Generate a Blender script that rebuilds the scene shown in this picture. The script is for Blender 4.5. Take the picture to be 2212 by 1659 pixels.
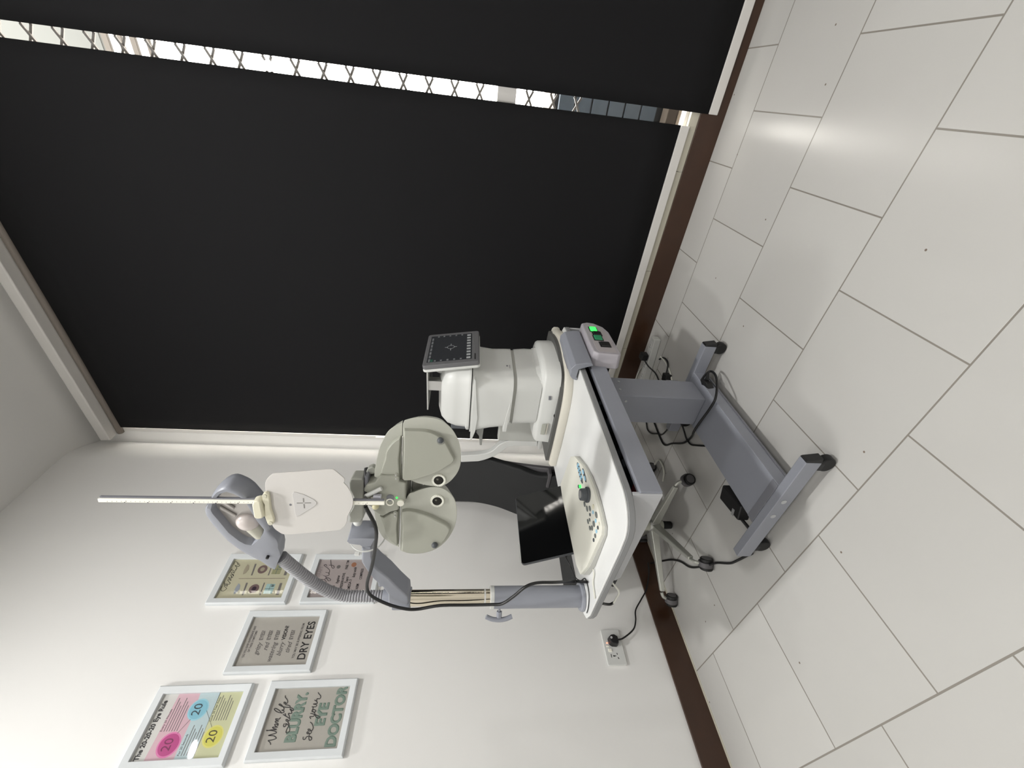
import bpy, bmesh, math, random
from mathutils import Vector, Matrix
R = math.radians
for o in list(bpy.data.objects): bpy.data.objects.remove(o)
sc = bpy.context.scene
COL = sc.collection

# ------------------------------------------------------------------ camera
def add_camera():
    yaw, pitch, roll = 0.6204, -0.1172, 0.0496
    F = Vector((-math.sin(yaw)*math.cos(pitch), math.cos(yaw)*math.cos(pitch), math.sin(pitch)))
    Rt = Vector((math.cos(yaw), math.sin(yaw), 0)); Up = Rt.cross(F)
    R2 = Rt*math.cos(roll) + Up*math.sin(roll); U2 = -Rt*math.sin(roll) + Up*math.cos(roll)
    cd = bpy.data.cameras.new('camera'); cd.sensor_width = 36; cd.sensor_fit = 'HORIZONTAL'
    cd.lens = 894.2106/2212*36; cd.clip_start = .03; cd.clip_end = 100
    co = bpy.data.objects.new('camera', cd); COL.objects.link(co)
    X, Y, Z = -U2, R2, -F            # the phone was held upright: picture right is world down
    co.matrix_world = Matrix(((X.x, Y.x, Z.x, 2.0997), (X.y, Y.y, Z.y, -2.0942), (X.z, Y.z, Z.z, 1.0771), (0, 0, 0, 1)))
    sc.camera = co
add_camera()

# ------------------------------------------------------------------ world, lights, exposure
w = bpy.data.worlds.new('sky'); sc.world = w; w.use_nodes = True
bg = w.node_tree.nodes['Background']; bg.inputs[0].default_value = (1, .96, .88, 1); bg.inputs[1].default_value = 17.0
def ceiling_lamp(x, y, size, power, col=(1, .99, .972)):
    l = bpy.data.lights.new('ceiling_lamp', 'AREA'); l.shape = 'DISK'; l.size = size; l.energy = power; l.color = col
    o = bpy.data.objects.new('ceiling_lamp', l); o.location = (x, y, 3.33); COL.objects.link(o)
ceiling_lamp(.78, -2.15, .16, 19)
ceiling_lamp(3.25, -.82, .13, 12)
ceiling_lamp(1.9, -1.75, .16, 42)
ceiling_lamp(1.95, -3.6, .26, 24)
ceiling_lamp(3.6, -3.4, .30, 24)
ceiling_lamp(1.2, -4.6, .30, 12)
sc.view_settings.view_transform = 'Standard'; sc.view_settings.look = 'None'
sc.view_settings.exposure = -0.22; sc.view_settings.gamma = 1; sc.view_settings.use_curve_mapping = False

# ------------------------------------------------------------------ materials
def srgb(r, g, b):
    f = lambda c: (c/255)/12.92 if c/255 <= .04045 else (((c/255)+.055)/1.055)**2.4
    return (f(r), f(g), f(b), 1)
MATS = {}
def mat(name, col, rough=.5, metal=0, emit=None, estr=0, noise=0, nscale=8, bump=0, spec=None, coat=0):
    if name in MATS: return MATS[name]
    m = bpy.data.materials.new(name); m.use_nodes = True; nt = m.node_tree; b = nt.nodes['Principled BSDF']
    b.inputs['Base Color'].default_value = col; b.inputs['Roughness'].default_value = rough; b.inputs['Metallic'].default_value = metal
    if spec is not None: b.inputs['Specular IOR Level'].default_value = spec
    if coat: b.inputs['Coat Weight'].default_value = coat; b.inputs['Coat Roughness'].default_value = .05
    if emit: b.inputs['Emission Color'].default_value = emit; b.inputs['Emission Strength'].default_value = estr
    tc = nt.nodes.new('ShaderNodeTexCoord'); no = nt.nodes.new('ShaderNodeTexNoise'); no.inputs['Scale'].default_value = nscale
    no.inputs['Detail'].default_value = 4
    nt.links.new(tc.outputs['Object'], no.inputs['Vector'])
    if noise:
        mx = nt.nodes.new('ShaderNodeMix'); mx.data_type = 'RGBA'
        mx.inputs[6].default_value = tuple(c*(1-noise) for c in col[:3]) + (1,); mx.inputs[7].default_value = tuple(min(1, c*(1+noise)) for c in col[:3]) + (1,)
        nt.links.new(no.outputs['Fac'], mx.inputs[0]); nt.links.new(mx.outputs[2], b.inputs['Base Color'])
    if bump:
        bp = nt.nodes.new('ShaderNodeBump'); bp.inputs['Strength'].default_value = bump; bp.inputs['Distance'].default_value = .002
        nt.links.new(no.outputs['Fac'], bp.inputs['Height']); nt.links.new(bp.outputs[0], b.inputs['Normal'])
    MATS[name] = m; return m
WALL = mat('wall_paint', (.85, .842, .822, 1), .62, noise=.015, nscale=3, bump=.04)
CEIL = mat('ceiling_paint', (.76, .75, .73, 1), .8, noise=.015, nscale=3)
GLOSSW = mat('window_paint', (.78, .76, .73, 1), .3, noise=.02)
BROWN = mat('brown_skirting_tile', srgb(60, 38, 24), .28, noise=.22, nscale=14)
PLINTH = mat('cream_ledge_tile', srgb(198, 194, 178), .4, noise=.06, nscale=12)
GREY = mat('blue_grey_enamel', srgb(143, 146, 155), .42, noise=.02, nscale=20, bump=.03)
GREYD = mat('dark_grey_enamel', srgb(120, 121, 128), .45, noise=.02)
WHITE = mat('white_plastic', srgb(214, 215, 212), .38, noise=.01)
WTOP = mat('white_laminate', srgb(226, 227, 226), .33, noise=.01)
TEDGE = mat('pale_grey_edging', srgb(134, 135, 136), .5, noise=.01)
CREAM = mat('cream_plastic', srgb(222, 218, 196), .45, noise=.02)
PHO = mat('sage_grey_plastic', srgb(162, 163, 152), .42, noise=.012, nscale=30)
PHO2 = mat('pale_sage_plastic', srgb(180, 181, 171), .4, noise=.012, nscale=30)
BRKM = mat('satin_grey_metal', srgb(165, 166, 158), .38, .15, noise=.02)
BLACK = mat('black_plastic', srgb(24, 24, 25), .42, noise=.1)
RUBBER = mat('black_rubber', srgb(14, 14, 14), .55, noise=.1)
CORD = mat('black_cord', srgb(16, 16, 17), .4, noise=.05)
WCORD = mat('white_cord', srgb(220, 220, 210), .45, noise=.02)
LEATHER = mat('black_mesh_cloth', srgb(30, 31, 32), .7, noise=.1, nscale=200, bump=.1)
CHGREY = mat('grey_chair_shell', srgb(92, 90, 92), .5, noise=.05)
CHROME = mat('polished_steel', (.72, .66, .54, 1), .12, 1)
STEEL = mat('brushed_aluminium', (.66, .66, .65, 1), .28, 1)
SCREEN = mat('dark_glass_screen', srgb(12, 13, 14), .06, spec=.6)
SHADE = mat('charcoal_blind_cloth', srgb(19, 19, 21), .85, noise=.1, nscale=300, bump=.05, spec=.25)
RAIL = mat('white_blind_rail', srgb(215, 212, 208), .4, noise=.02)
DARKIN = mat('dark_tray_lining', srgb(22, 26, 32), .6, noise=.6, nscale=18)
RED = mat('dark_red_cloth', srgb(96, 18, 24), .7, noise=.3, nscale=30)
LENS = mat('dark_lens_glass', srgb(26, 25, 20), .15, spec=.4)
FRAME = mat('whitewashed_frame_wood', srgb(218, 222, 224), .5, noise=.07, nscale=10)
TAUPE = mat('taupe_poster_paper', srgb(172, 168, 160), .6, noise=.01)
TAUPE2 = mat('mauve_poster_paper', srgb(168, 158, 156), .6, noise=.01)
OLIVE = mat('olive_poster_paper', srgb(188, 184, 158), .6, noise=.01)
PAPER = mat('pale_poster_paper', srgb(205, 204, 200), .6, noise=.01)
INK = mat('black_ink', srgb(38, 36, 38), .6)
INKG = mat('soft_grey_ink', srgb(112, 108, 106), .6)
GREEN = mat('grey_green_ink', srgb(118, 138, 126), .6)
BROWNI = mat('brown_ink', srgb(112, 94, 88), .6)
DISC = mat('white_button_plastic', srgb(244, 242, 230), .3)
GRN = mat('green_lamp', srgb(30, 200, 60), .4, emit=srgb(60, 255, 90), estr=2.2)
GRN2 = mat('dim_green_lamp', srgb(44, 128, 86), .4, emit=srgb(60, 160, 110), estr=.12)
REDL = mat('red_lamp', srgb(255, 120, 90), .4, emit=srgb(255, 130, 100), estr=4)
BLUEB = mat('pale_blue_button', srgb(160, 205, 228), .35)
GBTN = mat('grey_button', srgb(112, 116, 114), .45)
KNOBM = mat('charcoal_dial', srgb(76, 80, 84), .5, noise=.03)
def m_floor():
    m = bpy.data.materials.new('glazed_floor_tile'); m.use_nodes = True; nt = m.node_tree; b = nt.nodes['Principled BSDF']
    N = nt.nodes.new; L = nt.links.new
    tc = N('ShaderNodeTexCoord'); mp = N('ShaderNodeMapping'); mp.inputs['Location'].default_value = (-.141, .288, 0)
    br = N('ShaderNodeTexBrick'); br.inputs['Scale'].default_value = 1; br.inputs['Mortar Size'].default_value = .0024
    br.inputs['Mortar Smooth'].default_value = .3; br.inputs['Bias'].default_value = 0
    br.inputs['Brick Width'].default_value = .406; br.inputs['Row Height'].default_value = .4; br.offset = .5
    br.inputs['Color1'].default_value = (.55, .543, .522, 1); br.inputs['Color2'].default_value = (.585, .578, .556, 1)
    br.inputs['Mortar'].default_value = (.27, .25, .22, 1)
    L(tc.outputs['Object'], mp.inputs[0]); L(mp.outputs[0], br.inputs['Vector'])
    n1 = N('ShaderNodeTexNoise'); n1.inputs['Scale'].default_value = 3.5; n1.inputs['Detail'].default_value = 5; L(tc.outputs['Object'], n1.inputs['Vector'])
    cr = N('ShaderNodeValToRGB'); cr.color_ramp.elements[0].position = 0; cr.color_ramp.elements[0].color = (.93, .925, .92, 1); cr.color_ramp.elements[1].position = 1; cr.color_ramp.elements[1].color = (1, 1, 1, 1)
    L(n1.outputs['Fac'], cr.inputs[0])
    mx = N('ShaderNodeMix'); mx.data_type = 'RGBA'; mx.blend_type = 'MULTIPLY'; mx.inputs[0].default_value = 1; L(br.outputs['Color'], mx.inputs[6]); L(cr.outputs[0], mx.inputs[7])
    # small chips and specks of dirt
    vo = N('ShaderNodeTexVoronoi'); vo.voronoi_dimensions = '2D'; vo.inputs['Scale'].default_value = 2.3; vo.inputs['Randomness'].default_value = 1; L(tc.outputs['Object'], vo.inputs['Vector'])
    lt = N('ShaderNodeMath'); lt.operation = 'LESS_THAN'; lt.inputs[1].default_value = .007; L(vo.outputs['Distance'], lt.inputs[0])
    mx2 = N('ShaderNodeMix'); mx2.data_type = 'RGBA'; mx2.inputs[7].default_value = (.2, .16, .13, 1); L(lt.outputs[0], mx2.inputs[0]); L(mx.outputs[2], mx2.inputs[6])
    L(mx2.outputs[2], b.inputs['Base Color'])
    b.inputs['Roughness'].default_value = .25
    b.inputs['Specular IOR Level'].default_value = .5
    bp = N('ShaderNodeBump'); bp.inputs['Strength'].default_value = .35; bp.inputs['Distance'].default_value = .002; bp.invert = True
    L(br.outputs['Fac'], bp.inputs['Height']); L(bp.outputs[0], b.inputs['Normal'])
    return m
FLOOR = m_floor()
def m_clear(name, tint=(1, 1, 1, 1), rough=0.02):
    m = bpy.data.materials.new(name); m.use_nodes = True; nt = m.node_tree; nt.nodes.clear()
    o = nt.nodes.new('ShaderNodeOutputMaterial'); t = nt.nodes.new('ShaderNodeBsdfTransparent'); t.inputs[0].default_value = tint
    g = nt.nodes.new('ShaderNodeBsdfGlossy'); g.inputs['Roughness'].default_value = rough
    fr = nt.nodes.new('ShaderNodeFresnel'); fr.inputs[0].default_value = 1.45; mx = nt.nodes.new('ShaderNodeMixShader')
    ge = nt.nodes.new('ShaderNodeNewGeometry'); sb = nt.nodes.new('ShaderNodeMath'); sb.operation = 'SUBTRACT'; sb.inputs[0].default_value = 1; ml = nt.nodes.new('ShaderNodeMath'); ml.operation = 'MULTIPLY'
    nt.links.new(ge.outputs['Backfacing'], sb.inputs[1]); nt.links.new(fr.outputs[0], ml.inputs[0]); nt.links.new(sb.outputs[0], ml.inputs[1]); nt.links.new(ml.outputs[0], mx.inputs[0]); nt.links.new(t.outputs[0], mx.inputs[1]); nt.links.new(g.outputs[0], mx.inputs[2]); nt.links.new(mx.outputs[0], o.inputs[0])
    return m
CLEAR = m_clear('clear_pane')
REFLECTOR = mat('frosted_reflector', srgb(176, 172, 168), .25, .3, noise=.05)
BULB = mat('frosted_bulb', srgb(205, 196, 192), .3, spec=.6)

# ------------------------------------------------------------------ mesh helpers
ORG = {}
def org(o):
    while o is not None:
        if o.name in ORG: return ORG[o.name]
        o = o.parent
    return Vector((0, 0, 0))
def thing(name, label, cat, loc=(0, 0, 0), group=None):
    o = bpy.data.objects.new(name, None); o.empty_display_size = .05; COL.objects.link(o); o.location = loc; ORG[o.name] = Vector(loc)
    o['label'] = label; o['category'] = cat
    if group: o['group'] = group
    return o
def tag(o, label, cat, group=None):
    o['label'] = label; o['category'] = cat
    if group: o['group'] = group
    return o
def obj(name, bm, m, parent=None, bevel=0, seg=2, smooth=30, label=None, subsurf=0):
    bmesh.ops.remove_doubles(bm, verts=bm.verts, dist=1e-6)
    bmesh.ops.recalc_face_normals(bm, faces=bm.faces)
    if parent is not None:
        bmesh.ops.translate(bm, verts=bm.verts, vec=-org(parent))
        base = None
    else:                                    # a one-mesh thing has its origin at its base
        xs = [v.co for v in bm.verts]
        base = Vector((sum(v.x for v in xs)/len(xs), sum(v.y for v in xs)/len(xs), min(v.z for v in xs)))
        bmesh.ops.translate(bm, verts=bm.verts, vec=-base)
    me = bpy.data.meshes.new(name); bm.to_mesh(me); bm.free()
    me.materials.append(m); o = bpy.data.objects.new(name, me); COL.objects.link(o)
    if smooth:
        me.shade_smooth(); me.set_sharp_from_angle(angle=R(smooth))
    if base is not None: o.location = base; ORG[o.name] = base.copy()
    if parent is not None: o.parent = parent
    if bevel:
        b = o.modifiers.new('bevel', 'BEVEL'); b.width = bevel; b.segments = seg; b.limit_method = 'ANGLE'; b.angle_limit = R(35); b.harden_normals = True
    if subsurf:
        s = o.modifiers.new('sub', 'SUBSURF'); s.levels = subsurf; s.render_levels = subsurf
    if label: o['label'] = label
    return o
def struct(name, bm, m, **k):
    o = obj(name, bm, m, **k); o['kind'] = 'structure'; return o
def BM(): return bmesh.new()
def hexa(bm, pts):
    v = [bm.verts.new(p) for p in pts]
    for f in ((0, 1, 2, 3), (4, 7, 6, 5), (0, 4, 5, 1), (1, 5, 6, 2), (2, 6, 7, 3), (3, 7, 4, 0)): bm.faces.new([v[i] for i in f])
    return bm
def box(x0, x1, y0, y1, z0, z1, bm=None):
    bm = bm or BM()
    return hexa(bm, [(x0, y0, z0), (x1, y0, z0), (x1, y1, z0), (x0, y1, z0), (x0, y0, z1), (x1, y0, z1), (x1, y1, z1), (x0, y1, z1)])
def obox(c, ax, ay, az, bm=None):
    """box about c with half-extent vectors"""
    bm = bm or BM(); c = Vector(c); ax, ay, az = Vector(ax), Vector(ay), Vector(az)
    return hexa(bm, [c-ax-ay-az, c+ax-ay-az, c+ax+ay-az, c-ax+ay-az, c-ax-ay+az, c+ax-ay+az, c+ax+ay+az, c-ax+ay+az])
class Plane:
    def __init__(s, o, e, f, n): s.o, s.e, s.f, s.n = Vector(o), Vector(e).normalized(), Vector(f).normalized(), Vector(n).normalized()
    def at(s, u, v, w=0): return s.o + s.e*u + s.f*v + s.n*w
def prism(pl, pts, w0, w1, bm=None, inset=0, scale_top=None):
    """closed outline pts on plane pl, between depths w0 and w1; inset shrinks the w1 end towards the centroid"""
    bm = bm or BM(); n = len(pts); cx = sum(p[0] for p in pts)/n; cy = sum(p[1] for p in pts)/n
    a = [bm.verts.new(pl.at(p[0], p[1], w0)) for p in pts]; b = []
    for p in pts:
        d = math.hypot(p[0]-cx, p[1]-cy) or 1; k = max(0, 1-inset/d)
        b.append(bm.verts.new(pl.at(cx+(p[0]-cx)*k, cy+(p[1]-cy)*k, w1)))
    bm.faces.new(a); bm.faces.new(b[::-1])
    for i in range(n): bm.faces.new((a[i], a[(i+1) % n], b[(i+1) % n], b[i]))
    return bm
def cyl(p0, p1, r0, r1=None, bm=None, n=28, caps=True):
    bm = bm or BM(); r1 = r0 if r1 is None else r1; p0, p1 = Vector(p0), Vector(p1); d = (p1-p0).normalized()
    a = d.orthogonal().normalized(); b = d.cross(a)
    A = [bm.verts.new(p0+(a*math.cos(t)+b*math.sin(t))*r0) for t in [2*math.pi*i/n for i in range(n)]]
    B = [bm.verts.new(p1+(a*math.cos(t)+b*math.sin(t))*r1) for t in [2*math.pi*i/n for i in range(n)]]
    for i in range(n): bm.faces.new((A[i], A[(i+1) % n], B[(i+1) % n], B[i]))
    if caps: bm.faces.new(A[::-1]); bm.faces.new(B)
    return bm
def spline(pts, k=6):
    P = [Vector(p) for p in pts]; P = [2*P[0]-P[1]] + P + [2*P[-1]-P[-2]]; o = []
    for i in range(1, len(P)-2):
        for j in range(k):
            t = j/k; a, b, c, d = P[i-1], P[i], P[i+1], P[i+2]
            o.append(.5*((2*b)+(-a+c)*t+(2*a-5*b+4*c-d)*t*t+(-a+3*b-3*c+d)*t**3))
    o.append(P[-2]); return o
def tube(pts, r, bm=None, n=10, k=6, flat=None, rf=None):
    bm = bm or BM(); P = spline(pts, k) if k > 1 else [Vector(p) for p in pts]
    T = [(P[min(i+1, len(P)-1)]-P[max(i-1, 0)]).normalized() for i in range(len(P))]
    a = T[0].orthogonal().normalized(); rings = []
    for i, p in enumerate(P):
        a = (a - T[i]*a.dot(T[i])).normalized(); b = T[i].cross(a); rr = rf(i/(len(P)-1)) if rf else r
        rings.append([bm.verts.new(p+(a*math.cos(t)+b*math.sin(t))*rr) for t in [2*math.pi*j/n for j in range(n)]])
    for A, B in zip(rings, rings[1:]):
        for j in range(n): bm.faces.new((A[j], A[(j+1) % n], B[(j+1) % n], B[j]))
    bm.faces.new(rings[0][::-1]); bm.faces.new(rings[-1]); return bm
def rrect(cx, cy, hx, hy, r, n=5):
    o = []
    for sx, sy, a0 in ((1, 1, 0), (-1, 1, 90), (-1, -1, 180), (1, -1, 270)):
        for i in range(n+1):
            a = R(a0+90*i/n); o.append((cx+sx*(hx-r)+r*math.cos(a), cy+sy*(hy-r)+r*math.sin(a)))
    return o
def loft(secs, bm=None):
    """secs: list of (outline2d, z)"""
    bm = bm or BM(); rings = [[bm.verts.new((p[0], p[1], z)) for p in pts] for pts, z in secs]; n = len(rings[0])
    for A, B in zip(rings, rings[1:]):
        for j in range(n): bm.faces.new((A[j], A[(j+1) % n], B[(j+1) % n], B[j]))
    bm.faces.new(rings[0][::-1]); bm.faces.new(rings[-1]); return bm
def sphere(c, r, bm=None, sx=1, sy=1, sz=1):
    bm = bm or BM(); g = bmesh.ops.create_uvsphere(bm, u_segments=28, v_segments=16, radius=r)
    for v in g['verts']: v.co = Vector((v.co.x*sx, v.co.y*sy, v.co.z*sz)) + Vector(c)
    return bm
def ring(pl, u, v, r0, r1, w0, w1, bm=None, n=40):
    """flat annular ring on a plane"""
    bm = bm or BM(); V = []
    for (r, w) in ((r0, w0), (r0, w1), (r1, w1), (r1, w0)):
        V.append([bm.verts.new(pl.at(u+r*math.cos(2*math.pi*i/n), v+r*math.sin(2*math.pi*i/n), w)) for i in range(n)])
    for k in range(4):
        A, B = V[k], V[(k+1) % 4]
        for j in range(n): bm.faces.new((A[j], A[(j+1) % n], B[(j+1) % n], B[j]))
    return bm
def circ(u, v, r, n=32): return [(u+r*math.cos(2*math.pi*i/n), v+r*math.sin(2*math.pi*i/n)) for i in range(n)]
def text(name, s, pl, u, v, w, size, m, parent, align='LEFT', shear=0, bold=0, sx=1, rot=0, label=None, space=1):
    c = bpy.data.curves.new('t', 'FONT'); c.body = s; c.size = size; c.align_x = align; c.align_y = 'BOTTOM_BASELINE' if False else 'BOTTOM'; c.shear = shear
    c.offset = bold; c.extrude = .0002; c.resolution_u = 3; c.space_character = space
    t = bpy.data.objects.new('t', c); COL.objects.link(t)
    dg = bpy.context.evaluated_depsgraph_get(); me = bpy.data.meshes.new_from_object(t.evaluated_get(dg)); bpy.data.objects.remove(t)
    bm = BM(); bm.from_mesh(me); bpy.data.meshes.remove(me); ca, sa = math.cos(rot), math.sin(rot)
    for q in bm.verts:
        x, y, z = q.co.x*sx, q.co.y, q.co.z
        q.co = pl.at(u+x*ca-y*sa, v+x*sa+y*ca, w+z+.0002)
    return obj(name, bm, m, parent, smooth=0, label=label)

# ================================================================== traced outlines (metres, each in its part's own plane) and cord routes
R_LOW=[(0.1719,0.0238),(0.181,0.0207),(0.1865,0.0063),(0.191,-0.0188),(0.19,-0.0442),(0.1853,-0.0635),(0.1774,-0.0766),(0.1653,-0.09),(0.1487,-0.101),(0.1304,-0.1097),(0.1073,-0.1153),(0.0868,-0.1169),(0.0659,-0.1159),(0.0477,-0.1106),(0.0323,-0.1019),(0.0183,-0.0903),(0.0095,-0.0771),(0.0061,-0.0611),(0.0072,-0.0423),(0.0113,-0.0222),(0.0162,-0.0062),(0.022,0.0058),(0.0224,0.0216),(0.026,0.0262),(0.1055,0.0253)]
R_PAN=[(0.1636,0.0227),(0.1633,0.0124),(0.1644,-0.013),(0.1637,-0.0321),(0.1582,-0.0515),(0.1462,-0.0712),(0.1281,-0.0849),(0.1096,-0.0948),(0.0952,-0.102),(0.0864,-0.105),(0.0759,-0.1001),(0.0651,-0.0872),(0.0542,-0.0743),(0.0432,-0.0547),(0.0334,-0.0284),(0.0252,-0.0021),(0.0234,0.0111),(0.0231,0.0216),(0.0275,0.0253),(0.1055,0.0247)]
R_UP=[(0.1733,0.0251),(0.1687,0.0338),(0.1613,0.0464),(0.1525,0.0564),(0.1411,0.064),(0.1281,0.0704),(0.1137,0.0768),(0.0979,0.0814),(0.0761,0.0861),(0.0599,0.0888),(0.0437,0.0916),(0.0273,0.0925),(0.0216,0.0816),(0.0192,0.0569),(0.0146,0.0281),(0.026,0.0271),(0.1055,0.0266)]
R_UPI=[(0.1439,0.0268),(0.1349,0.0401),(0.1217,0.0527),(0.1057,0.063),(0.0868,0.0682),(0.0677,0.0721),(0.0471,0.0761),(0.0366,0.0775),(0.0327,0.0568),(0.0199,0.0288),(0.032,0.0279),(0.1054,0.0272)]
CENT=[(0.0027,0.1163),(-0.0401,0.1172),(-0.0526,0.0962),(-0.0623,0.0943),(-0.0719,0.0814),(-0.0775,0.0703),(-0.0649,0.0509),(-0.058,0.03),(-0.045,0.0287),(-0.0334,0.0128),(0.0224,0.012),(0.0259,0.0283),(0.0391,0.0284),(0.0435,0.0399),(0.0424,0.0776),(0.022,0.0912),(0.0153,0.1101)]
L_UP=[(-0.0526,0.0962),(-0.0689,0.0937),(-0.0902,0.0919),(-0.1067,0.0887),(-0.1235,0.0847),(-0.1369,0.0792),(-0.1505,0.0708),(-0.1607,0.0596),(-0.1693,0.0482),(-0.1779,0.0324),(-0.1179,0.0315),(-0.0581,0.0307),(-0.0584,0.0509),(-0.0523,0.0784)]
L_UPI=[(-0.0719,0.0814),(-0.0933,0.0774),(-0.1149,0.0734),(-0.1334,0.0665),(-0.1487,0.0581),(-0.1589,0.0482),(-0.171,0.0332),(-0.1179,0.0319),(-0.0597,0.0311),(-0.0649,0.0509),(-0.0767,0.0689)]
L_LOW=[(-0.0548,0.0284),(-0.1179,0.0287),(-0.1779,0.0303),(-0.1849,0.0295),(-0.191,0.0151),(-0.1945,-0.0067),(-0.1936,-0.0286),(-0.1882,-0.0475),(-0.1794,-0.0648),(-0.167,-0.0791),(-0.1512,-0.0918),(-0.1338,-0.1013),(-0.1131,-0.1093),(-0.0943,-0.1128),(-0.0757,-0.1139),(-0.0574,-0.1127),(-0.0376,-0.109),(-0.023,-0.1027),(-0.0118,-0.0938),(-0.0024,-0.0821),(0.0037,-0.0679),(0.0046,-0.0525),(0.0022,-0.0359),(-0.0038,-0.018),(-0.0105,-0.0042),(-0.0172,0.0095),(-0.0416,0.019)]
L_PAN=[(-0.058,0.027),(-0.0542,0.0147),(-0.0558,-0.0048),(-0.0613,-0.026),(-0.0692,-0.0474),(-0.0814,-0.0691),(-0.0946,-0.0911),(-0.1063,-0.101),(-0.1149,-0.1021),(-0.1269,-0.0989),(-0.1443,-0.0915),(-0.1626,-0.079),(-0.1759,-0.0647),(-0.1847,-0.0474),(-0.1901,-0.0285),(-0.191,-0.0067),(-0.1875,0.0151),(-0.1814,0.0278),(-0.1178,0.0275)]
PT_lens=[(0.0248,-0.0643),(-0.0341,-0.0623)]
PT_knob=[(0.1396,-0.0659),(0.1317,-0.0658),(-0.1549,-0.0605),(-0.1592,-0.0596)]
PT_dots=[(0.0404,0.0377),(0.0317,0.0377),(-0.0652,0.0395),(-0.0738,0.0397)]
PT_disc=[(-0.0331,0.026),(-0.0198,0.0357),(-0.0325,0.0522),(-0.0188,0.0508)]
PT_lever=[(-0.0097,0.1078),(0.01,0.0704)]
BRK=[(-0.0809,0.1576),(-0.0625,0.1494),(-0.0387,0.1483),(0.0032,0.1566),(0.0151,0.157),(0.0174,0.1389),(0.0131,0.1271),(0.0041,0.1194),(-0.0814,0.1212),(-0.0911,0.1222),(-0.0941,0.1247),(-0.1029,0.1298),(-0.1059,0.1323),(-0.1052,0.1575),(-0.0954,0.1568),(-0.0915,0.1539)]
BRK2=[(0.0206,0.1446),(0.0205,0.1193),(0.0105,0.1162),(-0.021,0.1168),(-0.0905,0.1202),(-0.0972,0.1286),(-0.1056,0.1329),(-0.1057,0.1481)]
ROD2=[(-0.0033,0.1271),(-0.0053,0.0359)]
BRKT=[(0.0195,0.1488),(0.0203,0.1204),(0.0148,0.117),(0.0024,0.116),(-0.0385,0.1192),(-0.0905,0.1209),(-0.1053,0.1292),(-0.1049,0.1572),(-0.0917,0.1532),(-0.0808,0.1565),(-0.0575,0.145),(-0.0319,0.1431),(-0.0096,0.152),(0.0071,0.1527)]
CARD=[(0.0213,0.3239),(0.0382,0.3209),(0.0486,0.3136),(0.0559,0.3055),(0.058,0.2988),(0.0611,0.2694),(0.0648,0.2365),(0.0689,0.2034),(0.0716,0.1768),(0.0692,0.1702),(0.0592,0.1594),(0.049,0.1497),(0.0425,0.1488),(0.0372,0.1507),(0.0281,0.1436),(0.0136,0.1361),(-0.001,0.1319),(-0.0132,0.1311),(-0.0283,0.1338),(-0.0421,0.14),(-0.0533,0.1449),(-0.0658,0.1465),(-0.0799,0.1527),(-0.0856,0.1587),(-0.0906,0.1647),(-0.0959,0.1998),(-0.1012,0.2461),(-0.1044,0.2805),(-0.1038,0.2941),(-0.0982,0.3028),(-0.09,0.3112),(-0.0803,0.3161),(-0.0639,0.3192),(-0.0234,0.3226)]
TRI=[(0.0056,0.266),(0.0109,0.2629),(0.011,0.2584),(0.0048,0.24),(-0.0068,0.2205),(-0.0134,0.2135),(-0.0201,0.2133),(-0.027,0.2193),(-0.0423,0.2404),(-0.0527,0.2546),(-0.0542,0.2603),(-0.0481,0.2627)]
CROSS=[(-0.0182,0.258),(-0.0166,0.2255),(-0.0019,0.2417),(-0.0321,0.2412),(-0.0175,0.2417),(-0.0232,0.2717)]
CLIPB=[(0.0108,0.3264),(0.0136,0.3207),(0.0111,0.3144),(-0.0046,0.3129),(-0.0139,0.3131),(-0.0326,0.3123),(-0.0474,0.3091),(-0.0583,0.3077),(-0.0706,0.3091),(-0.0755,0.3179),(-0.0721,0.3221),(-0.0626,0.3247),(-0.0504,0.3281),(-0.0168,0.3254),(-0.0076,0.3301)]
CLIPC=[(-0.0133,0.3513),(-0.0033,0.3461),(0.0002,0.336),(-0.0023,0.3286),(-0.0168,0.3265),(-0.0476,0.3246),(-0.0545,0.3285),(-0.056,0.3408),(-0.0534,0.3483)]
CLIPD=[(0.0044,0.3226),(-0.0673,0.3156)]
ROD=[(-0.0184,0.6787),(-0.0278,0.6804),(-0.0078,0.3448),(-0.0181,0.3457)]
ARMH=[(0.3771,0.1412),(0.3454,0.145),(0.3351,0.1403),(0.3307,0.124),(0.3293,0.114),(0.3203,0.1081),(0.3235,0.0865),(0.3548,0.0779),(0.3921,0.0724),(0.3977,0.0736),(0.3993,0.1094),(0.3941,0.1295)]
ROD3=[(0.3362,0.1376),(0.3784,0.1254),(0.3627,0.1203)]
GOOSE=[(0.0153,0.0807),(0.0152,0.1171),(0.016,0.1572),(0.0175,0.187),(0.0227,0.2062),(0.0341,0.2244),(0.0482,0.2419),(0.0677,0.2583),(0.0905,0.2738),(0.1165,0.2883),(0.1435,0.3021),(0.1715,0.3152),(0.1993,0.3278),(0.2282,0.3396)]
HEAD=[(0.1953,0.3551),(0.2112,0.3649),(0.2401,0.3788),(0.2596,0.3955),(0.2765,0.4088),(0.3033,0.4249),(0.3352,0.439),(0.3773,0.4494),(0.4104,0.4561),(0.437,0.4589),(0.4596,0.4554),(0.475,0.4479),(0.4936,0.4354),(0.5118,0.4243),(0.5282,0.4107),(0.5381,0.3972),(0.5425,0.3842),(0.5396,0.375),(0.5298,0.3626),(0.5124,0.3518),(0.4845,0.3431),(0.4539,0.3344),(0.422,0.3276),(0.3888,0.3249),(0.3755,0.33),(0.3426,0.3195),(0.3226,0.3196),(0.3021,0.3237),(0.2706,0.323)]
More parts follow.
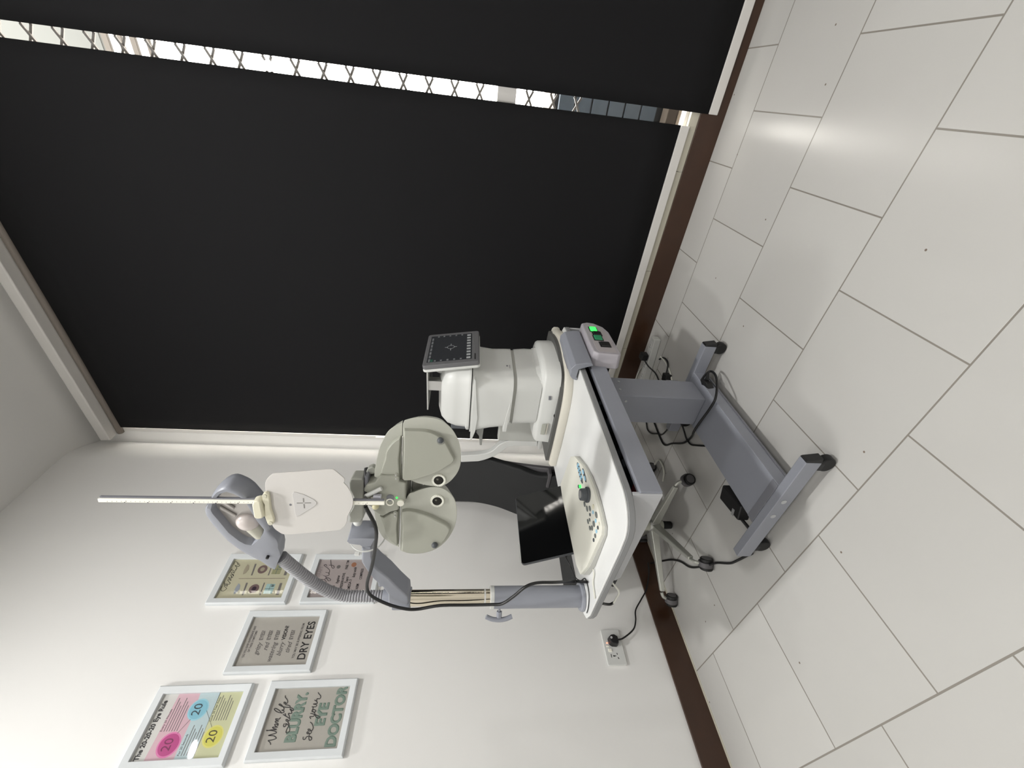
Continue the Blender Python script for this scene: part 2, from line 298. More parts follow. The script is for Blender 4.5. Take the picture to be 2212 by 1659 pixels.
HOLE=[(0.4616,0.4405),(0.4855,0.4297),(0.5023,0.4179),(0.5189,0.4054),(0.5266,0.3884),(0.5198,0.3752),(0.5072,0.3632),(0.4875,0.3557),(0.4534,0.3524),(0.418,0.3478),(0.3848,0.339),(0.3637,0.3469),(0.3381,0.366),(0.3179,0.3841),(0.3218,0.3979),(0.3356,0.409),(0.3702,0.4254),(0.4251,0.4362),(0.4479,0.4413)]
LAMPPT=[(0.4082,0.3823),(0.3652,0.3731),(0.342,0.3651),(0.452,0.4122),(0.2726,0.3542)]
HEADSEAM=[(0.2185,0.3451)]
S_TOP=[(1.0154,1.1707),(1.1284,1.1741),(1.2037,1.1549),(1.2224,1.1301),(1.2237,1.1106),(1.2165,1.0626),(1.2105,1.0481),(0.924,1.0428),(0.9234,1.099),(0.9368,1.1241)]
S_NECK=[(1.2143,1.0427),(1.2512,0.8949),(1.1821,0.8814),(0.9406,0.8766),(0.9439,0.896),(0.9274,0.9738),(0.9212,1.0144),(0.886,1.0314),(0.8901,1.0364)]
S_MID=[(1.2583,0.89),(1.2706,0.8056),(1.224,0.7783),(1.1149,0.7708),(0.9548,0.7597),(0.9299,0.7556),(0.9421,0.8571)]
S_CHIN=[(0.5611,1.0693),(0.5699,0.9829),(0.6048,0.9134),(0.6434,0.8715),(0.6759,0.8372),(0.6864,0.7747),(0.6872,0.6993),(0.7671,0.7109),(0.7645,0.7659),(0.727,0.8278),(0.6942,0.8837),(0.6412,0.9238),(0.6178,0.9821),(0.6062,1.071)]
S_HAND=[(0.9261,1.011),(0.9275,0.9812),(0.8757,0.9824),(0.8333,0.9861),(0.833,0.9925),(0.8881,0.9976)]
CHB=[(0.0703,0.5554),(0.1105,0.4524),(0.1336,0.3991),(0.1471,0.3528),(0.1465,0.3027),(0.1458,0.2529),(0.1432,0.2196),(0.1441,0.1837),(0.1357,0.1369),(0.1348,0.0946),(0.1443,0.0607),(0.1685,0.0075),(0.1293,-0.0406),(-0.0788,-0.0791),(-0.2142,0.0357),(-0.207,0.1469),(-0.1986,0.2162),(-0.1941,0.271),(-0.1974,0.3254),(-0.2061,0.3801),(-0.2228,0.435),(-0.256,0.5168),(-0.2853,0.5855),(-0.2392,0.6247),(-0.1305,0.6442),(-0.0077,0.626)]
CHG=[(0.101,0.376),(0.113,0.2979),(0.1273,0.2149),(0.1476,0.118),(0.1734,0.0085),(0.1397,-0.0037),(0.1145,0.0802),(0.1038,0.1752),(0.1056,0.2462)]
C_MAIN=[(1.278,-1.36,1.304),(1.269,-1.38,1.326),(1.255,-1.4,1.325),(1.248,-1.44,1.295),(1.195,-1.46,1.272),(1.117,-1.46,1.279),(1.013,-1.455,1.298),(0.926,-1.455,1.318),(0.877,-1.46,1.312),(0.828,-1.46,1.273),(0.786,-1.455,1.226),(0.769,-1.45,1.185),(0.786,-1.448,1.115),(0.787,-1.448,1.03),(0.802,-1.455,0.959),(0.817,-1.46,0.925),(0.861,-1.46,0.894),(0.904,-1.455,0.864),(0.899,-1.44,0.826),(0.883,-1.43,0.765),(0.799,-1.381,0.68),(0.854,-1.414,0.655)]
C_SOCK=[(0.145,-1.285,0.327),(0.13,-1.274,0.287),(0.118,-1.241,0.233),(0.112,-1.198,0.206),(0.112,-1.151,0.191),(0.112,-1.1,0.146),(0.115,-1.055,0.107),(0.13,-0.978,0.068),(0.15,-0.925,0.061)]
C_FLOOR=[(0.086,-0.846,0.16),(0.055,-0.852,0.1),(0.072,-0.879,0.06),(0.103,-0.902,0.03),(0.203,-0.949,0.01),(0.287,-0.993,0.006),(0.359,-1.046,0.006),(0.414,-1.106,0.006),(0.482,-1.146,0.006),(0.586,-1.199,0.03),(0.611,-1.204,0.006),(0.683,-1.249,0.006),(0.727,-1.266,0.006),(0.798,-1.274,0.02)]
C_LOOP=[(1.205,-0.75,0.098),(1.225,-0.73,0.076),(1.24,-0.73,0.059),(1.245,-0.771,0.061),(1.235,-0.832,0.082),(1.22,-0.896,0.115),(1.164,-0.892,0.115),(1.092,-0.872,0.11),(1.037,-0.858,0.106),(1.0,-0.849,0.1),(0.929,-0.775,0.04),(0.856,-0.725,0.006),(0.798,-0.694,0.006),(0.725,-0.621,0.006),(0.665,-0.57,0.006),(0.659,-0.507,0.006),(0.674,-0.399,0.006)]
C_B2=[(0.609,-0.324,0.006),(0.589,-0.366,0.006),(0.605,-0.415,0.006),(0.652,-0.47,0.006),(0.681,-0.508,0.006),(0.738,-0.549,0.02),(0.818,-0.594,0.04)]
C_B3=[(0.921,-0.704,0.06),(0.877,-0.698,0.03),(0.836,-0.705,0.006),(0.842,-0.748,0.006),(0.873,-0.787,0.006),(0.915,-0.833,0.006)]
C_THIN=[(0.823,-1.308,0.7),(0.824,-1.341,0.69),(0.775,-1.354,0.665),(0.8,-1.381,0.655),(0.863,-1.419,0.655)]
C_RING=[(0.8,-1.381,0.655),(0.848,-1.415,0.654),(0.847,-1.444,0.654),(0.823,-1.461,0.654),(0.778,-1.465,0.654)]
C_UNDER=[(0.795,-1.452,0.6),(0.769,-1.442,0.58),(0.757,-1.437,0.56),(0.763,-1.435,0.55)]
C_WIRE=[(0.946,-1.466,0.61),(0.901,-1.454,0.585),(0.857,-1.449,0.56),(0.814,-1.444,0.555),(0.762,-1.436,0.55)]
C_WHITE=[(0.936,-1.412,0.655),(0.934,-1.433,0.655),(0.901,-1.447,0.655),(0.897,-1.488,0.655)]
W_STRIP=[(0.997,-0.226,0.01),(1.001,-0.274,0.006),(0.992,-0.342,0.006),(0.975,-0.39,0.006),(0.941,-0.425,0.006),(0.845,-0.439,0.006)]
W_STRIP2=[(0.852,-0.095,0.02),(0.785,-0.043,0.006),(0.726,-0.033,0.006),(0.662,-0.044,0.006)]
W_STRIP3=[(0.852,-0.12,0.02),(0.797,-0.086,0.006),(0.75,-0.102,0.006)]
B_PLUG1=[(0.945,-0.263,0.06),(0.901,-0.255,0.03),(0.866,-0.265,0.006),(0.854,-0.327,0.006)]
B_PLUG2=[(1.008,-0.249,0.02),(1.019,-0.3,0.03),(1.01,-0.335,0.03),(0.966,-0.348,0.02)]
MOUSEW=[(0.509,-0.565,0.01),(0.549,-0.569,0.006),(0.567,-0.609,0.006),(0.555,-0.654,0.006),(0.508,-0.682,0.006)]
ARM=[(0.3143,0.1117),(0.2482,0.1182),(0.2251,0.1133),(0.1876,0.1023),(0.1647,0.0951),(0.1412,0.0839),(0.1155,0.084),(0.119,0.0723),(0.077,0.0588),(-0.0032,0.0628),(-0.0049,0.0326),(0.0013,-0.0002),(0.0602,0.0007),(0.0761,0.009),(0.1108,0.0269),(0.1661,0.0522),(0.208,0.0769),(0.2283,0.0862),(0.2739,0.0886),(0.3205,0.0855)]
SCR_WHEN=[[(0.0221,0.2362),(0.0294,0.2412),(0.0344,0.2493),(0.0357,0.2357),(0.04,0.2236),(0.0471,0.2354),(0.0488,0.2544),(0.0529,0.2376),(0.0564,0.2286),(0.0617,0.2409),(0.0647,0.2675)],[(0.0627,0.2655),(0.065,0.2491),(0.0653,0.2318),(0.0687,0.2435),(0.0728,0.2486),(0.0721,0.2309)],[(0.0721,0.2309),(0.0753,0.2391),(0.0805,0.2445),(0.0812,0.2378),(0.077,0.2315),(0.083,0.2338),(0.0864,0.2432),(0.0905,0.2459),(0.09,0.234),(0.0934,0.2435),(0.0975,0.2474),(0.0961,0.235),(0.101,0.2316)],[(0.1132,0.2318),(0.1218,0.2421),(0.1297,0.2594),(0.1267,0.263),(0.1179,0.2478),(0.1151,0.2277),(0.1202,0.226),(0.1236,0.2356)],[(0.1236,0.2356),(0.1254,0.2279),(0.1318,0.2314)],[(0.1318,0.2314),(0.1429,0.2474),(0.1409,0.2515),(0.134,0.2346),(0.1311,0.2119),(0.1353,0.2097),(0.1387,0.2194),(0.1401,0.2283)],[(0.1401,0.2283),(0.1454,0.2277),(0.1488,0.2363),(0.1434,0.2331),(0.1452,0.2228),(0.1549,0.2263),(0.1638,0.2368),(0.17,0.2389)],[(0.0822,0.2112),(0.0763,0.2126),(0.0722,0.2076),(0.076,0.2031),(0.082,0.2064),(0.0736,0.1917),(0.0615,0.1852),(0.0539,0.1883),(0.0552,0.1957),(0.0639,0.1965),(0.0776,0.1931),(0.0858,0.2007)],[(0.0858,0.2007),(0.0918,0.2017),(0.0941,0.2096),(0.089,0.2066),(0.0897,0.1973),(0.0957,0.1971),(0.1099,0.2259)],[(0.1034,0.214),(0.1128,0.2198)],[(0.0977,0.1978),(0.1061,0.2031),(0.1124,0.2077),(0.1119,0.1956),(0.1204,0.2009),(0.1268,0.2079),(0.1201,0.1936),(0.1264,0.1958),(0.1311,0.2094)],[(0.0401,0.1314),(0.0334,0.1292),(0.0331,0.1222),(0.0397,0.1197),(0.0412,0.1109),(0.037,0.1014),(0.0303,0.1005),(0.0306,0.1075),(0.0393,0.1114),(0.047,0.1115)],[(0.047,0.1115),(0.0521,0.1166),(0.0542,0.122),(0.0493,0.1204),(0.0489,0.1086),(0.0546,0.1069),(0.0608,0.1147),(0.062,0.1209),(0.057,0.1182),(0.0575,0.1066),(0.0663,0.1046),(0.0785,0.1131),(0.0828,0.1204)],[(0.0929,0.1211),(0.0992,0.1267),(0.0998,0.1149),(0.1048,0.1116),(0.1082,0.1199),(0.1095,0.1275)],[(0.1059,0.1119),(0.1001,0.0957),(0.0958,0.0884),(0.094,0.0939),(0.0984,0.1048),(0.1111,0.1135),(0.1156,0.1246)],[(0.1156,0.1246),(0.1218,0.1241),(0.1194,0.1136),(0.1151,0.1099),(0.1132,0.1166),(0.1176,0.1228),(0.1281,0.1236),(0.1304,0.1291)],[(0.1304,0.1291),(0.1299,0.1143),(0.1362,0.1138),(0.1388,0.1268),(0.1404,0.1126),(0.147,0.117),(0.1515,0.1258)],[(0.1515,0.1258),(0.1491,0.1177),(0.1556,0.1172),(0.1552,0.1071),(0.1639,0.1067),(0.173,0.1174),(0.1764,0.1196)]]
SCR_CAT=[[(0.0602,0.2807),(0.0473,0.2796),(0.0388,0.2727),(0.0387,0.2629),(0.0471,0.257),(0.0514,0.257)],[(0.0514,0.257),(0.058,0.2679),(0.0623,0.2728),(0.0644,0.2669),(0.06,0.259),(0.0666,0.2609),(0.0688,0.2669)],[(0.071,0.2778),(0.0709,0.2659),(0.0698,0.2535),(0.0774,0.255),(0.0819,0.263)],[(0.0645,0.2709),(0.082,0.2819)],[(0.0841,0.264),(0.0885,0.27),(0.0918,0.2655),(0.0873,0.2554),(0.0929,0.2579)],[(0.0929,0.2579),(0.0974,0.268),(0.1019,0.272),(0.0996,0.265),(0.0996,0.2569),(0.1063,0.262)],[(0.1018,0.2539),(0.1086,0.263),(0.1142,0.2676),(0.1153,0.26),(0.1085,0.2539),(0.1153,0.2569),(0.1199,0.265)],[(0.1199,0.265),(0.1244,0.2701),(0.129,0.2651),(0.1232,0.2574),(0.1289,0.2579)],[(0.1405,0.2774),(0.1335,0.26),(0.1381,0.2559),(0.1428,0.26)],[(0.1233,0.2777),(0.1451,0.2753)],[(0.1427,0.2579),(0.1451,0.2548),(0.1544,0.261),(0.1614,0.2703),(0.1591,0.261),(0.1567,0.2517),(0.1637,0.2496),(0.1661,0.2579),(0.1708,0.2641)],[(0.1661,0.2765),(0.178,0.2807),(0.1816,0.2751),(0.1756,0.2641),(0.1697,0.2594)],[(0.1708,0.2558),(0.1713,0.2539)]]
SCR_SICS=[[(0.0671,0.2152),(0.0777,0.2146),(0.0884,0.2251),(0.0912,0.2408),(0.0885,0.2449),(0.0885,0.235)],[(0.0911,0.2258),(0.0992,0.2182),(0.0937,0.2016),(0.0856,0.1981),(0.0843,0.2065),(0.0937,0.2166),(0.1046,0.2247)],[(0.1101,0.2363),(0.1073,0.2255),(0.1127,0.2119),(0.1238,0.2175),(0.1266,0.231)],[(0.1129,0.2446),(0.1134,0.2428)],[(0.1237,0.215),(0.1376,0.2164),(0.1489,0.2297),(0.1574,0.2423),(0.1631,0.249),(0.1673,0.2426),(0.1602,0.2354)],[(0.163,0.226),(0.163,0.2132),(0.1573,0.2013),(0.1488,0.199),(0.1488,0.2067),(0.163,0.2157),(0.1918,0.2257)]]

# ================================================================== the room
XR, YF, ZC = 5.2, -5.6, 3.35
LW = .10                                            # face of the left wall
struct('floor', box(0, XR, YF, .14, -.05, 0), FLOOR, smooth=0)
struct('ceiling', box(-.2, XR, YF, .14, ZC, ZC+.05), CEIL, smooth=0)
bm = BM(); prism(Plane((0, 0, 0), (1, 0, 0), (0, 1, 0), (0, 0, 1)), [(-.2, YF), (LW, YF), (LW, -.24), (.09, -.185), (.06, -.11), (0, 0), (0, .14), (-.2, .14)], -.05, ZC, bm)
struct('wall_left', bm, WALL, smooth=40)
struct('wall_right', box(XR, XR+.1, YF, .14, -.05, ZC), WALL, smooth=0)
struct('wall_front', box(-.2, XR+.1, YF-.1, YF, -.05, ZC), WALL, smooth=0)
bm = box(0, .095, 0, .14, 0, ZC); box(.095, XR, 0, .14, 3.17, ZC, bm); box(.095, XR, .0, .14, 0, .125, bm); box(3.9, XR, 0, .14, .125, 3.17, bm)
struct('wall_back', bm, WALL, smooth=0)
# ledge of cream tiles under the window and the brown skirting in front of the walls
bm = BM(); x = .1
for L_ in (.33, .48, .48, .48, .48, .48, .48, .48):
    box(x+.001, min(x+L_-.001, 3.9), -.004, .06, .098, .150, bm); x += L_
struct('trim_1', bm, PLINTH, smooth=0)
struct('baseboard_back', box(.1, XR, -.012, 0, 0, .112), BROWN, bevel=.002)
struct('baseboard_left', box(LW, LW+.012, YF, -.012, 0, .112), BROWN, bevel=.002)
struct('trim_2', box(LW+.012, LW+.022, YF, -.02, 0, .003), PLINTH, smooth=0)

# window: painted frame, mullions, glass, folding security grille
win = bpy.data.objects.new('window_1', None); COL.objects.link(win); win.location = (1.9, .05, .13); ORG['window_1'] = Vector(win.location); win['kind'] = 'structure'
bm = box(.095, .121, .0, .08, .13, 3.17); box(3.87, 3.9, 0, .08, .13, 3.17, bm); box(.110, 3.87, .02, .07, 3.13, 3.17, bm); box(.110, 3.87, .02, .07, .13, .165, bm)
obj('window_frame', bm, GLOSSW, win, bevel=.003)
obj('transom', box(.125, 3.87, .03, .075, .915, .995), GLOSSW, win, bevel=.003)
obj('pane', box(.119, 3.875, .048, .050, .15, 3.15), CLEAR, win, smooth=0)
obj('handle', sphere((.112, -.004, 1.61), .012, sx=.7, sy=.6, sz=2.6), GLOSSW, win)
bm = BM()
def bar(bm, x0, z0, x1, z1, y=.10, w=.0045, t=.003):
    d = Vector((x1-x0, 0, z1-z0)); l = d.length; d /= l; nrm = Vector((-d.z, 0, d.x))
    obox(((x0+x1)/2, y, (z0+z1)/2), d*l/2, nrm*w, (0, t, 0), bm)
k = 0
zz = .60
while zz < 3.1:
    x = 1.2
    while x < 3.0:
        bar(bm, x, zz, x+.10, zz+.052, .100); bar(bm, x+.10, zz+.052, x+.2, zz, .100)
        bar(bm, x, zz+.052+.02, x+.10, zz+.02, .108); bar(bm, x+.10, zz+.02, x+.2, zz+.072, .108)
        x += .2
    zz += .108
obj('security_grille', bm, mat('grey_grille_paint', srgb(110, 106, 102), .5, noise=.05), win, smooth=0)

# outside the glass: paving and the pale blue slatted panel
struct('trim_3', box(-1, 6, .14, 6, -.06, 0), mat('sunlit_paving', srgb(84, 74, 62), .8, noise=.15, nscale=5), smooth=0)
lp = thing('slatted_panel', 'pale blue slatted panel outdoors, glimpsed through the gap between the two dark blinds', 'panel', (2.05, .62, 0))
sl = mat('pale_blue_slat_paint', srgb(56, 68, 80), .5, noise=.04)
for i in range(6): obj('slat', box(1.0, 3.1, .60, .63, .085+i*.093, .085+i*.093+.086), sl, lp, bevel=.004)
obj('back_board', box(1.0, 3.1, .635, .66, 0, .66), mat('dark_slat_gap', srgb(14, 16, 20), .6), lp, smooth=0)
obj('kerb', box(1.0, 3.1, .50, .585, 0, .06), mat('tan_kerb', srgb(60, 52, 44), .8, noise=.1), lp, bevel=.005)

aw = thing('awning_board', 'pale green-grey awning board outdoors at the very top of the bright gap', 'awning', (2.05, 1.2, 3.2))
obj('board', box(.6, 3.4, 1.2, 1.24, 3.28, 4.05), mat('awning_paint', (.040, .044, .043, 1), .6, noise=.06), aw, bevel=.004)
for i in range(4): obj('batten', box(.6, 3.4, 1.18, 1.20, 3.00+i*.075, 3.00+i*.075+.022+.01*(i % 2)), mat('awning_timber', (.034, .027, .021, 1), .6, noise=.1), aw, bevel=.002)
# roller blinds
def blind(x0, x1, zb, y, label, cas):
    t = thing('roller_blind', label, 'roller blind', ((x0+x1)/2, y, zb), 'dark roller blinds over the window')
    bm = BM(); nx, nz = 24, 20; V = {}
    for i in range(nx+1):
        for j in range(nz+1):
            xx = x0+(x1-x0)*i/nx; z = zb+.01+(3.175-zb-.01)*j/nz
            V[i, j] = bm.verts.new((xx, y+.002*math.sin(xx*5+z*1.3), z))
    for i in range(nx):
        for j in range(nz): bm.faces.new((V[i, j], V[i+1, j], V[i+1, j+1], V[i, j+1]))
    o = obj('blind_cloth', bm, SHADE, t, smooth=60); s = o.modifiers.new('thick', 'SOLIDIFY'); s.thickness = .0015
    obj('bottom_rail', box(x0, x1, y-.008, y+.008, zb-.004, zb+.036), RAIL, t, bevel=.003)
    obj('cassette', box(cas[0], cas[1], -.085, -.001, 3.205, 3.262), RAIL, t, bevel=.008)
    obj('roller_tube', cyl((cas[0]+.006, y, 3.19), (cas[1]-.002, y, 3.19), .017), mat('taupe_roller', srgb(120, 112, 104), .6), t)
blind(.136, 2.050, .150, -.012, 'wide charcoal roller blind behind the equipment, ending short of the skirting', (.085, 2.074))
blind(2.102, 3.75, .045, -.014, 'charcoal roller blind right of the bright gap, hanging lowest', (2.078, 3.78))

# ================================================================== pictures on the left wall
def frame(yn, yf, zb, zt, label, paper):
    t = thing('picture_frame', label, 'picture frame', (LW, (yn+yf)/2, zb), 'whitewashed frames on the wall')
    pl = Plane((LW, yn, zb), (0, 1, 0), (0, 0, 1), (1, 0, 0)); W, H = yf-yn, zt-zb; b = .026; d = .021
    bm = BM(); o = [(0, 0), (W, 0), (W, H), (0, H)]; i = [(b, b), (W-b, b), (W-b, H-b), (b, H-b)]
    m1 = [(.004, .004), (W-.004, .004), (W-.004, H-.004), (.004, H-.004)]
    rings = [[bm.verts.new(pl.at(*p, w)) for p in s] for s, w in ((o, .0005), (o, d-.006), (m1, d), (i, d-.004), (i, .0005))]
    for A, B in zip(rings, rings[1:]):
        for j in range(4): bm.faces.new((A[j], A[(j+1) % 4], B[(j+1) % 4], B[j]))
    obj('frame_moulding', bm, FRAME, t, bevel=.0012, smooth=20)
    bi = b-.001; w = W-2*bi; h = H-2*bi; pp = Plane(pl.at(bi, bi, .006), (0, 1, 0), (0, 0, 1), (1, 0, 0))
    pr = obj('poster', prism(pp, [(0, 0), (w, 0), (w, h), (0, h)], -.005, 0), paper, t, smooth=0)
    obj('glazing', prism(pp, [(0, 0), (w, 0), (w, h), (0, h)], .0055, .007), CLEAR, t, smooth=0)
    return t, pr, pp, w, h
def flat(name, pp, pts, w, m, parent, label=None): return obj(name, prism(pp, pts, 0, w), m, parent, smooth=0, label=label)

# 20-20-20 rule
t, pr, pp, w, h = frame(-1.651, -1.405, 1.829, 2.164, 'framed 20-20-20 eye rule poster with pink, blue and yellow circles', PAPER)
pk = mat('pink_print', srgb(206, 172, 182), .6); bl = mat('pale_blue_print', srgb(182, 200, 204), .6); yl = mat('pale_yellow_print', srgb(196, 198, 160), .6)
flat('pink_band', pp, [(0, .148), (w*.52, .148), (w, .158), (w, .232), (0, .242)], .0004, pk, pr)
flat('blue_band', pp, [(0, .086), (w, .086), (w, .158), (w*.52, .148), (0, .148)], .0004, bl, pr)
flat('yellow_band', pp, [(0, .0), (w, 0), (w, .088), (0, .086)], .0004, yl, pr)
text('title_lettering', 'The 20-20-20 Eye Rule', pp, .004, h-.028, 0, .0215, INK, pr, bold=.0008, sx=.86)
for (u, v, r, c, c2, lc) in ((.044, .186, .031, srgb(178, 66, 128), srgb(214, 120, 170), srgb(120, 36, 84)), (.144, .140, .029, srgb(128, 184, 202), srgb(150, 200, 214), srgb(50, 62, 70)), (.062, .050, .028, srgb(206, 202, 92), srgb(214, 210, 120), srgb(70, 66, 40))):
    nm = 'pink' if u < .05 else 'blue' if u > .1 else 'yellow'
    flat('circle_halo', pp, circ(u, v, r*1.16), .0006, mat(nm+'_halo', c2, .6), pr)
    flat('circle', pp, circ(u, v, r), .0009, mat(nm+'_disc', c, .6), pr)
    text('circle_number', '20', pp, u, v-.0175, .0009, .040, mat(nm+'_number', lc, .6), pr, align='CENTER', sx=.95)
for (u0, v0, n_, l) in ((.082, .222, 6, .10), (.012, .128, 6, .085), (.108, .070, 6, .078)):
    bm = BM()
    for i in range(n_):
        ll = l*(1-.12*((i*7) % 3)); prism(pp, [(u0, v0-i*.0085), (u0+ll, v0-i*.0085), (u0+ll, v0-i*.0085+.0022), (u0, v0-i*.0085+.0022)], .0004, .0008, bm)
    obj('small_print', bm, INKG, pr, smooth=0)
text('heading_lettering', 'Every 20 Minutes', pp, .082, .228, .0004, .0095, INK, pr)
text('heading_lettering', 'For 20 Seconds', pp, .012, .134, .0004, .0095, INK, pr)
text('heading_lettering', 'Look 20 Feet Away', pp, .106, .076, .0004, .0095, INK, pr)
for q0, q1 in (((.075, .175), (.115, .152)), ((.14, .11), (.088, .066))): obj('linking_line', tube([pp.at(*q0, .001), pp.at(*q1, .001)], .0004, k=1, n=6), INKG, pr)

# when life gets blurry
t, pr, pp, w, h = frame(-1.643, -1.400, 1.436, 1.767, 'framed taupe poster reading When life gets BLURRY see your EYE DOCTOR', TAUPE)
def words(s, u, v, size, m, shear=0, bold=.0006, sx=1, rot=0, al='CENTER', pp=pp, pr=pr, shadow=None):
    if shadow: text('lettering_shadow', s, pp, u+.0018, v-.0018, .0001, size, shadow, pr, align=al, shear=shear, bold=bold+.0008, sx=sx, rot=rot)
    text('lettering', s, pp, u, v, .0004, size, m, pr, align=al, shear=shear, bold=bold, sx=sx, rot=rot)
def script(paths, r, m, pp=pp, pr=pr):
    for s_ in paths: obj('script_stroke', tube([pp.at(u, v, .0006) for u, v in s_], r, n=6, k=4), m, pr)
script(SCR_WHEN, .0013, INK)
gs = mat('green_letter_shadow', srgb(88, 112, 98), .6)
words('BLURRY.', w*.52, .148, .050, GREEN, bold=.0018, sx=.80, shadow=gs)
words('EYE', w*.54, .060, .048, GREEN, bold=.0015, sx=.92, shadow=gs)
words('DOCTOR', w*.51, .004, .050, GREEN, bold=.0015, sx=.86, shadow=gs)

# dry eyes
t, pr, pp, w, h = frame(-1.372, -1.129, 1.630, 1.960, 'framed grey poster of eye questions ending in DRY EYES', TAUPE)
def wd(s, v, size, m, shear=0, bold=0.0003, sx=1, u=None, al='CENTER', rot=0): text('lettering', s, pp, w*.5 if u is None else u, v, .0004, size, m, pr, align=al, shear=shear, bold=bold, sx=sx, rot=rot)
wd('DO YOU EVER EXPERIENCE ANY', .252, .0115, INKG, sx=.72); wd('OF THESE SYMPTOMS?', .239, .0115, INKG, sx=.72)
for s1, s2, v in (('gritty', 'EYES?', .200), ('red', 'EYES?', .170), ('watering', 'EYES?', .140), ('blurry', 'VISION?', .110), ('tired', 'EYES?', .080)):
    wd(s1, v, .026, INKG, shear=.4, u=.088, al='RIGHT', sx=.8); wd(s2, v+.004, .020, INK if 'VIS' in s2 else INKG, u=.100, al='LEFT', sx=.8, bold=.0006, rot=.05)
wd('YOU MAY BE SUFFERING FROM', .056, .0125, INKG, sx=.78)
wd('DRY EYES', .006, .044, INK, sx=.80, bold=.0006)

# cataracts
t, pr, pp, w, h = frame(-1.099, -.856, 1.824, 2.160, 'framed olive cataracts poster with lenses, irises and windows, behind the lamp', OLIVE)
script(SCR_CAT, .0009, INK, pp, pr)
brn = mat('iris_brown', srgb(112, 92, 90), .6); dk = mat('pupil_plum', srgb(52, 36, 48), .6); lav = mat('lens_grey_blue', srgb(150, 156, 164), .6); tan = mat('lens_tan', srgb(158, 150, 130), .6); win_t = mat('print_window_teal', srgb(160, 190, 188), .6); win_o = mat('print_window_olive', srgb(150, 150, 116), .6)
def lens_shape(u, v): return [(u-.026, v), (u-.018, v-.010), (u, v-.015), (u+.018, v-.010), (u+.026, v), (u+.012, v+.004), (u, v+.005), (u-.012, v+.004)]
for k, (uu, lm, wm) in enumerate(((.048, lav, win_t), (.142, tan, win_o))):
    flat('lens_picture', pp, [(a, b+.01) for a, b in lens_shape(uu, .205)], .0005, lm, pr)
    flat('caption_bar', pp, [(uu-.030, .172), (uu+.028, .176), (uu+.028, .184), (uu-.030, .178)], .0005, INKG, pr)
    flat('iris_picture', pp, circ(uu, .138, .021), .0005, brn, pr)
    flat('pupil_picture', pp, circ(uu, .138, .010), .0008, dk if k == 0 else tan, pr)
    flat('caption_bar', pp, [(uu-.030, .098), (uu+.028, .101), (uu+.028, .106), (uu-.030, .103)], .0005, INKG, pr)
    flat('window_picture', pp, [(uu-.024, .052), (uu+.022, .052), (uu+.022, .090), (uu-.024, .090)], .0005, wm, pr)
    bm = prism(pp, [(uu-.0018, .052), (uu+.0, .052), (uu+.0, .09), (uu-.0018, .09)], .0005, .0009); prism(pp, [(uu-.024, .07), (uu+.022, .07), (uu+.022, .0718), (uu-.024, .0718)], .0005, .0009, bm)
    prism(pp, [(uu+.008, .055), (uu+.018, .055), (uu+.020, .068), (uu+.006, .066)], .0005, .0009, bm)
    obj('window_bars', bm, mat('print_bar_grey', srgb(96, 112, 110), .6), pr, smooth=0)
    flat('caption_bar', pp, [(uu-.030, .020), (uu+.026, .024), (uu+.026, .034), (uu-.030, .032)], .0005, INKG, pr)
flat('dividing_line', pp, [(w*.5-.0008, .02), (w*.5+.0008, .02), (w*.5+.0008, .225), (w*.5-.0008, .225)], .0005, BROWNI, pr)

# basics
t, pr, pp, w, h = frame(-1.100, -.857, 1.437, 1.764, 'framed mauve poster with a large script heading and a numbered list, behind the corrugated hose', TAUPE2)
text('lettering', 'THERAPY', pp, w*.62, h-.030, .0004, .024, mat('pale_ink', srgb(140, 130, 130), .6), pr, align='CENTER', sx=.75)
script(SCR_SICS, .0012, mat('plum_ink', srgb(72, 64, 68), .6), pp, pr)
for s, v, sh, sz, u in (('1. LIDS', .166, 0, .019, .022), ('hygiene', .155, .35, .018, .07), ('2. USE PRESERVATIVE', .130, 0, .0165, .012), ('FREE TIM', .130, 0, .0165, .142), ('Tears', .112, .35, .02, .07), ('3. OMEGA 3', .094, 0, .018, .022), ('fatty acids', .086, .35, .018, .10), ('4. WARM', .056, 0, .018, .016), ('COMPRESS', .052, 0, .016, .09)):
    text('lettering', s, pp, u, v, .0004, sz, INK, pr, shear=sh, bold=.0002, sx=.72, rot=.04)
flat('egg_picture', pp, circ(.155, .178, .009), .0005, INKG, pr); flat('fish_picture', pp, [(a, b) for a, b in circ(.166, .108, .012)], .0005, mat('rust_print', srgb(158, 110, 84), .6), pr)

# ================================================================== socket, plug and its cord
s = thing('wall_socket', 'white double socket plate with one lit switch low on the left wall', 'wall socket', (LW, -1.309, .302))
pl = Plane((LW, -1.382, .302), (0, 1, 0), (0, 0, 1), (1, 0, 0))
obj('face_plate', prism(pl, rrect(.073, .0435, .073, .0435, .006), 0, .011), WHITE, s, bevel=.002)
obj('rocker_switch', prism(pl, [(.052, .056), (.066, .056), (.066, .072), (.052, .072)], .010, .0155, inset=.001), DISC, s, bevel=.001)
obj('rocker_switch', prism(pl, [(.072, .064), (.078, .064), (.078, .078), (.072, .078)], .010, .0135, inset=.001), DISC, s, bevel=.001)
bm = prism(pl, [(.030, .062), (.044, .062), (.044, .065), (.030, .065)], .0109, .0113)
prism(pl, circ(.036, .052, .003), .0109, .0113, bm); prism(pl, [(.0345, .042), (.0375, .042), (.0375, .053), (.0345, .053)], .0109, .0113, bm)
prism(pl, [(.024, .030), (.031, .033), (.031, .036), (.024, .035)], .0109, .0113, bm); prism(pl, [(.041, .033), (.048, .034), (.047, .037), (.040, .036)], .0109, .0113, bm)
obj('pin_holes', bm, RUBBER, s, smooth=0)
